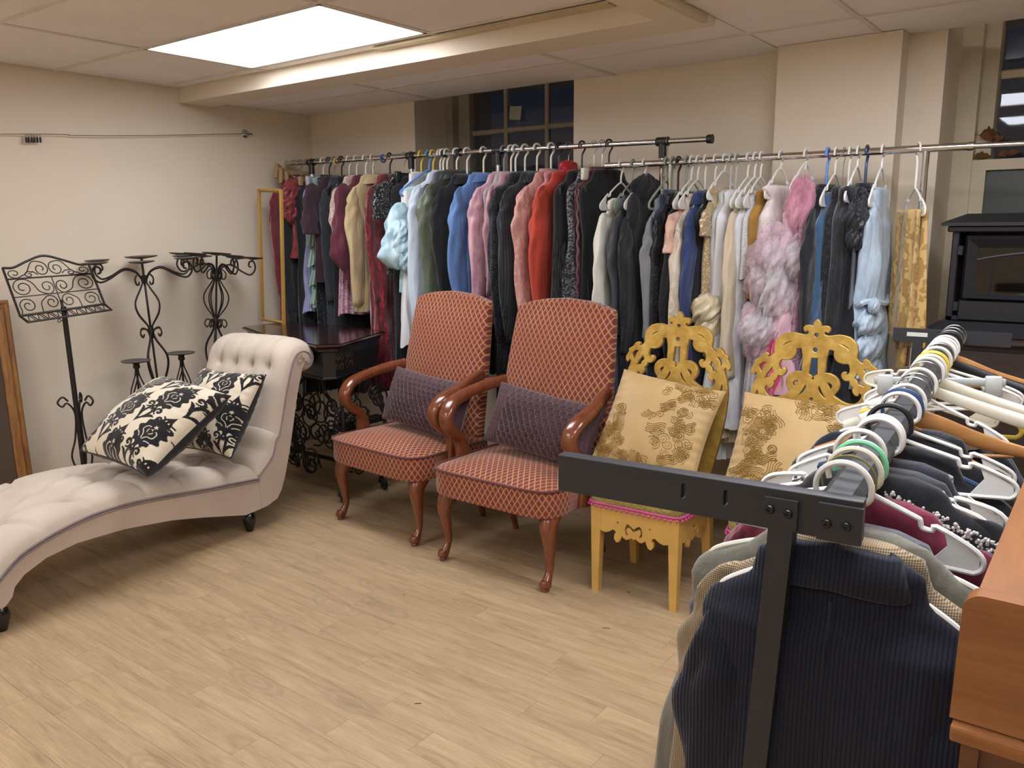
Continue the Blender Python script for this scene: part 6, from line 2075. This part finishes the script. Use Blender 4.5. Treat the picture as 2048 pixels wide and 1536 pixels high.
hungD(.325, 'black dress with white pearl beads along the shoulder', 'dress', F('#191a1f'), ('webbed', WHITE_PL, 'white plastic hanger'), L=.95, hw=.195, th=.03, sleeve=('long', .5, .05), neck=.062, extra=beads)
hungD(.385, 'black textured wool suit jacket in the middle of the black rack', 'jacket', F('#2e3036', 'tweed', '#3a3c43'), (None,), L=.84, hw=.20, th=.036, sleeve=('long', .62, .064), neck=.068, drop=.085)
hungD(.450, 'dark navy blazer behind the textured black jacket', 'jacket', F('#23262f', 'plain'), ('flat', BLACK_PL, 'black plastic hanger'), L=.84, hw=.20, th=.036, sleeve=('long', .62, .064), neck=.068, drop=.085)
hungD(.515, 'black and white checked blouse on the black rack', 'blouse', F('#17181b', 'check', '#dcdcd8', scale=.85), (None,), L=.66, hw=.175, th=.026, sleeve=('short', .2, .055), neck=.088, drop=.095)
hungD(.61, 'black evening jacket beside a dark blue hanger', 'jacket', F('#1a1b20'), ('tube', NAVY_PL, 'dark blue plastic hanger'), L=.86, hw=.195, th=.034, sleeve=('long', .6, .055), neck=.08, drop=.085)
hungD(.70, 'black cotton smock with a plain yoke on the black rack', 'smock', F('#16171b'), (None,), L=.86, hw=.19, th=.03, sleeve=('long', .55, .055), neck=.075)
g = hungD(.78, 'black coat with a yellow printed label at the collar', 'coat', F('#1b1c20'), ('wood', HANG_WOOD, 'varnished wooden hanger'), L=.95, hw=.195, th=.036, sleeve=('long', .6, .055), neck=.08, drop=.085)
lb = MB().box((-.06, .040, -.16), (-.022, .043, -.118)).build('yellow_label', plain('yellow_label', '#dcc528', .6), g, smooth=False)
hungD(.90, 'navy pea coat with a white scarf at the neck', 'coat', F('#262a38'), ('webbed', WHITE_PL, 'white plastic hanger'), L=.92, hw=.19, th=.034, sleeve=('long', .6, .055), neck=.08)
crumple(bpy.data.objects[[o.name for o in bpy.data.objects if o.get('label') == 'navy pea coat with a white scarf at the neck'][0]], M_white, (-.07, .02, -.115), (.055, .03, .018), 201, 'scarf', .5)
hanger('white plastic hanger of the black textured suit jacket, reaching left over the gold cushion', 'webbed', WHITE_PL, dp(.350), RZD-.05, hw=.195, neck=.058, drop=.05, rr=.030)
# empty hangers along the rail
EH = [
 (.575, 'webbed', WHITE_PL, .20, .05, .060, .10, 'long empty white hanger with webbed ends, nearer of two beside the checked blouse'),
 (.675, 'webbed', WHITE_PL, .20, .02, .065, .16, 'long empty white hanger with webbed ends, farther of two beside the checked blouse'),
 (.835, 'wood', HANG_WOOD, .215, .10, .07, .12, 'broad varnished wooden suit hanger with trouser bar on the black rack'),
 (1.02, 'wire', WIRE, .19, 0, .09, .10, 'bright steel wire hanger beyond the navy pea coat'),
 (1.08, 'webbed', WHITE_PL, .195, -.06, .07, -.10, 'empty white hanger reaching left towards the gold chair'),
 (1.13, 'flat', CREAM_PL, .205, .12, .05, .12, 'broad cream suit hanger, nearer of two on the far half of the rack'),
 (1.19, 'tube', YEL_PL, .20, .05, .08, .06, 'yellow plastic hanger sticking out on both sides of the black rail'),
 (1.29, 'flat', CREAM_PL, .205, .08, .05, .16, 'broad cream suit hanger, farther of two on the far half of the rack'),
 (1.38, 'clip', CLEAR_PL, .19, .05, .07, .12, 'clear skirt hanger with two clips on the far half of the rack'),
 (1.42, 'webbed', WHITE_PL, .195, .09, .06, .20, 'empty white hanger in the crowded far half, third of its bunch'),
 (1.46, 'webbed', CREAM_PL, .19, -.2, .06, -.30, 'cream hanger whose hook lies sideways over the far half of the rail'),
 (1.50, 'webbed', WHITE_PL, .20, .03, .07, .12, 'empty white hanger in the crowded far half, fourth of its bunch'),
 (1.56, 'webbed', WHITE_PL, .195, .08, .07, .08, 'empty white hanger in the crowded far half, fifth of its bunch'),
 (1.66, 'flat', BLACK_PL, .21, .06, .05, .10, 'broad black suit hanger near the stove'),
 (1.72, 'wood', HANG_WOOD, .21, .08, .05, .12, 'wooden hanger near the stove, partly behind the black one'),
 (1.80, 'wire', WIRE, .19, .1, .09, 0, 'steel wire hanger second from the far end of the black rail'),
 (1.88, 'wire', WIRE, .19, -.15, .09, .2, 'steel wire hanger at the far end of the black rail'),
]
for s_, kd, m_, hw_, tl, nk, jt, lab in EH:
    hanger(lab, kd, m_, dp(s_), RZD+jt, tilt=tl, hw=hw_, neck=max(.05, nk-.012), drop=.078, rr=.030)

# ------------------------------------------------------------------ black electric stove in the window
STOVE = plain('stove_black_enamel', '#222328', .38, .2, bump=(200, .15, .0005))
sx0, sx1, sy0, sy1 = -.565, .10, 3.50, 3.80
zb0 = at(1890, 640, y=sy0)[2]; zt0 = at(1907, 452, y=sy0)[2]
stv = thing('stove', 'black cast-metal electric stove with a glass door standing below the right window', 'stove', ((sx0+sx1)/2, sy0, zb0-.05))
def sbox(nm, lo, hi, mat=STOVE, r=.004): return MB().rbox(lo, hi, r, 1).build(nm, mat, stv, world=True, smooth=False)
sbox('side_panel', (sx0, sy0, zb0), (sx0+.025, sy1, zt0)); sbox('side_panel', (sx1-.025, sy0, zb0), (sx1, sy1, zt0))
sbox('back_panel', (sx0, sy1-.02, zb0), (sx1, sy1, zt0))
sbox('floor_panel', (sx0, sy0, zb0), (sx1, sy1, zb0+.02))
MB().loft([[(sx0-.035, sy0-.04, zt0), (sx1+.035, sy0-.04, zt0), (sx1+.035, sy1, zt0), (sx0-.035, sy1, zt0)], [(sx0-.035, sy0-.04, zt0+.012), (sx1+.035, sy0-.04, zt0+.012), (sx1+.035, sy1, zt0+.012), (sx0-.035, sy1, zt0+.012)],
           [(sx0+.04, sy0+.03, zt0+.045), (sx1-.04, sy0+.03, zt0+.045), (sx1-.04, sy1, zt0+.045), (sx0+.04, sy1, zt0+.045)]]).build('top', STOVE, stv, world=True, smooth=False)
sbox('top_moulding', (sx0-.015, sy0-.02, zt0-.022), (sx1+.015, sy1, zt0))
MB().loft([[(sx0-.045, sy0-.05, zb0-.05), (sx1+.045, sy0-.05, zb0-.05), (sx1+.045, sy1, zb0-.05), (sx0-.045, sy1, zb0-.05)], [(sx0-.045, sy0-.05, zb0-.02), (sx1+.045, sy0-.05, zb0-.02), (sx1+.045, sy1, zb0-.02), (sx0-.045, sy1, zb0-.02)],
           [(sx0-.015, sy0-.02, zb0), (sx1+.015, sy0-.02, zb0), (sx1+.015, sy1, zb0), (sx0-.015, sy1, zb0)]]).build('base_plinth', STOVE, stv, world=True, smooth=False)
# door: mitred frame, glass with an arched bar, hinges
zlow = at(1940, 594, y=sy0)[2]
sbox('lower_panel', (sx0+.04, sy0-.006, zb0+.004), (sx1-.04, sy0+.012, zlow-.012))
dx0, dx1, dz0, dz1 = sx0+.045, sx1-.045, zlow-.008, zt0-.035
gx0, gx1, gz0, gz1 = dx0+.045, dx1-.045, zlow+.012, dz1-.045
yo, yi = sy0-.012, sy0+.006
O = [(dx0, dz0), (dx1, dz0), (dx1, dz1), (dx0, dz1)]; I_ = [(gx0, gz0), (gx1, gz0), (gx1, gz1), (gx0, gz1)]
door = None
mbd = MB()
for i in range(4):
    j = (i+1) % 4
    a, b, c, d_ = O[i], O[j], I_[j], I_[i]
    mbd.add([(a[0], yo+.014, a[1]), (b[0], yo+.014, b[1]), ((b[0]*.75+c[0]*.25), yo-.004, b[1]*.75+c[1]*.25), ((a[0]*.75+d_[0]*.25), yo-.004, a[1]*.75+d_[1]*.25), (c[0], yi, c[1]), (d_[0], yi, d_[1])], [(0, 1, 2, 3), (3, 2, 4, 5)])
door = mbd.build('door', STOVE, stv, world=True, smooth=False)
SGL = None
n_ = NT('smoked_stove_glass'); n_.p(Base_Color=(.30, .27, .25, 1), Roughness=.03, Transmission_Weight=1.0, IOR=1.5); SGL = n_.m
MB().box((gx0, yi, gz0), (gx1, yi+.004, gz1)).build('door_glass', SGL, door, world=False).matrix_parent_inverse = wm(stv).inverted()
ar = [((gx0+gx1)/2+(gx1-gx0)/2*t_, yi-.004, gz1-.045+.03*(1-t_*t_)) for t_ in np.linspace(-1, 1, 24)]
MB().tube(ar, .006, 6).build('arched_bar', STOVE, door).matrix_parent_inverse = wm(stv).inverted()
for x_ in (gx0+.05, gx1-.05): MB().tube([(x_, yi-.003, gz0), (x_, yi-.003, gz1-.03)], .004, 6).build('glazing_bar', STOVE, door).matrix_parent_inverse = wm(stv).inverted()
for z_ in (zb0+.055, zt0-.09): MB().rbox((dx0-.022, sy0-.016, z_-.018), (dx0-.002, sy0+.002, z_+.018), .003, 1).build('hinge', STOVE, stv, world=True)
sbox('fire_back', (sx0+.03, sy0+.16, zb0+.02), (sx1-.03, sy0+.165, zt0-.02), plain('brick_brown_fire_back', '#5e3a26', .9, bump=(40, .5, .004)))
LOG = wood('charred_log', '#5a4636', '#241b15', 'X', .8, 2.0, 0)
for i, (a, b) in enumerate((((-.42, 3.58, zb0+.11), (-.08, 3.60, zb0+.12)), ((-.40, 3.63, zb0+.14), (-.12, 3.57, zb0+.16)), ((-.36, 3.60, zb0+.17), (-.18, 3.64, zb0+.21)))):
    MB().tube(cr([a, tuple((np.array(a)+np.array(b))/2+np.array([0, .01, .012])), b], 4), [.026, .03, .024], 9).build('log', LOG, stv, world=True)
MB().rbox((sx0+.06, 3.53, zb0+.02), (sx1-.06, 3.66, zb0+.09), .01, 2).build('ember_bed', plain('grey_ember_bed', '#2d2622', .95, bump=(60, .9, .01)), stv, world=True)
# stand under it
cb = thing('stove_stand', 'low dark wooden cabinet under the black stove', 'cabinet', (-.24, 3.62, 0))
DKW = wood('dark_brown_cabinet', '#3c2f27', '#241b17', 'X', .5, 1, .1)
zc = zb0-.05
MB().rbox((-.60, 3.46, zc-.03), (.16, 3.82, zc), .004, 1).build('cabinet_top', DKW, cb, world=True, smooth=False)
MB().rbox((-.57, 3.50, .06), (.13, 3.81, zc-.03), .003, 1).build('cabinet_body', DKW, cb, world=True, smooth=False)
for x_ in (-.565, -.215): MB().rbox((x_, 3.484, .10), (x_+.335, 3.502, zc-.06), .003, 1).build('cabinet_door', DKW, cb, world=True, smooth=False)
MB().rbox((-.56, 3.52, 0), (.12, 3.80, .06), .003, 1).build('plinth', DKW, cb, world=True, smooth=False)

# ------------------------------------------------------------------ wooden cabinet at the right edge
OAK = wood('warm_oak_veneer', '#a06a3a', '#7d4c26', 'X', .32, .8, .3)
OAKD = wood('dark_walnut_edge', '#6e4428', '#4a2c1a', 'X', .4, .8, .2)
yp = 1.065
c0 = at(1935, 1186, y=yp); lb_ = at(1900, 1452, y=yp-.012); mid = at(1912, 1438, y=yp)
xL = c0[0]-.004; zt1 = c0[2]; zl1 = mid[2]
wc = thing('wooden_desk', 'warm brown wooden desk back with a rounded end panel at the right edge', 'desk', (.25, 1.4, 0))
arc = [(xL+.022-.022*math.cos(a), zt1-.022+.022*math.sin(a)) for a in np.linspace(0, PI/2, 8)]
MB().prism([(xL-.002, zl1)]+arc+[(.75, zt1+.0), (.75, zl1)], yp, yp+.030, 1).build('end_panel', OAK, wc, world=True, smooth=True, angle=30)
MB().rbox((lb_[0], yp-.016, at(1898, 1478, y=yp-.012)[2]), (.76, yp+.04, lb_[2]+.003), .004, 2).build('moulding', OAK, wc, world=True, smooth=False)
MB().box((lb_[0]+.012, yp, .0), (lb_[0]+.032, yp+.06, lb_[2]-.02)).box((lb_[0]+.032, yp+.012, 0), (.74, yp+.05, lb_[2]-.02)).build('lower_panel', OAKD, wc, world=True, smooth=False)
zt2 = zt1-.004
xa_, xb_ = at(1962, 1170, z=zt2)[0], at(2046, 965, z=zt2)[0]
ye = at(2046, 955, z=zt2)[1]
MB().loft([[(xa_, yp+.03, zt2-.03), (.75, yp+.03, zt2-.03), (.75, ye, zt2-.03), (xb_, ye, zt2-.03)], [(xa_, yp+.03, zt2), (.75, yp+.03, zt2), (.75, ye, zt2), (xb_, ye, zt2)]]).build('desk_top', wood('warm_oak_top', '#a06a3a', '#80502a', 'Y', .32, .8, .3), wc, world=True, smooth=False)
MB().rbox((.02, at(2046, 1012, z=zt2)[1], zt2), (.75, ye, zt2+.03), .004, 1).build('raised_ledge', OAK, wc, world=True, smooth=False)
MB().box((xa_+.015, yp+.06, 0), (.73, ye-.02, zt2-.03)).build('desk_body', OAK, wc, world=True, smooth=False)

# bits on the floor
for px, py, L_, a_, lab in ((1212, 1257, .03, .5, 'tiny dark thread on the floor in front of the gold chair'), (836, 1408, .02, .7, 'tiny dark splinter on the open floor nearest the camera'), (808, 1190, .008, 0, 'tiny dark blue crumb on the floor before the right armchair'), (1257, 1185, .012, .3, 'tiny black thread on the floor by the gold chair leg')):
    c = at(px, py, z=0.0)
    t = MB().tube([(-L_/2, 0, .0012), (0, .002, .0014), (L_/2, 0, .0012)], .0011, 5).build('floor_scrap', plain('dark_thread', '#22242e', .9), None)
    t.location = c; t.rotation_euler = (0, 0, a_); tag(t, lab, 'scrap')
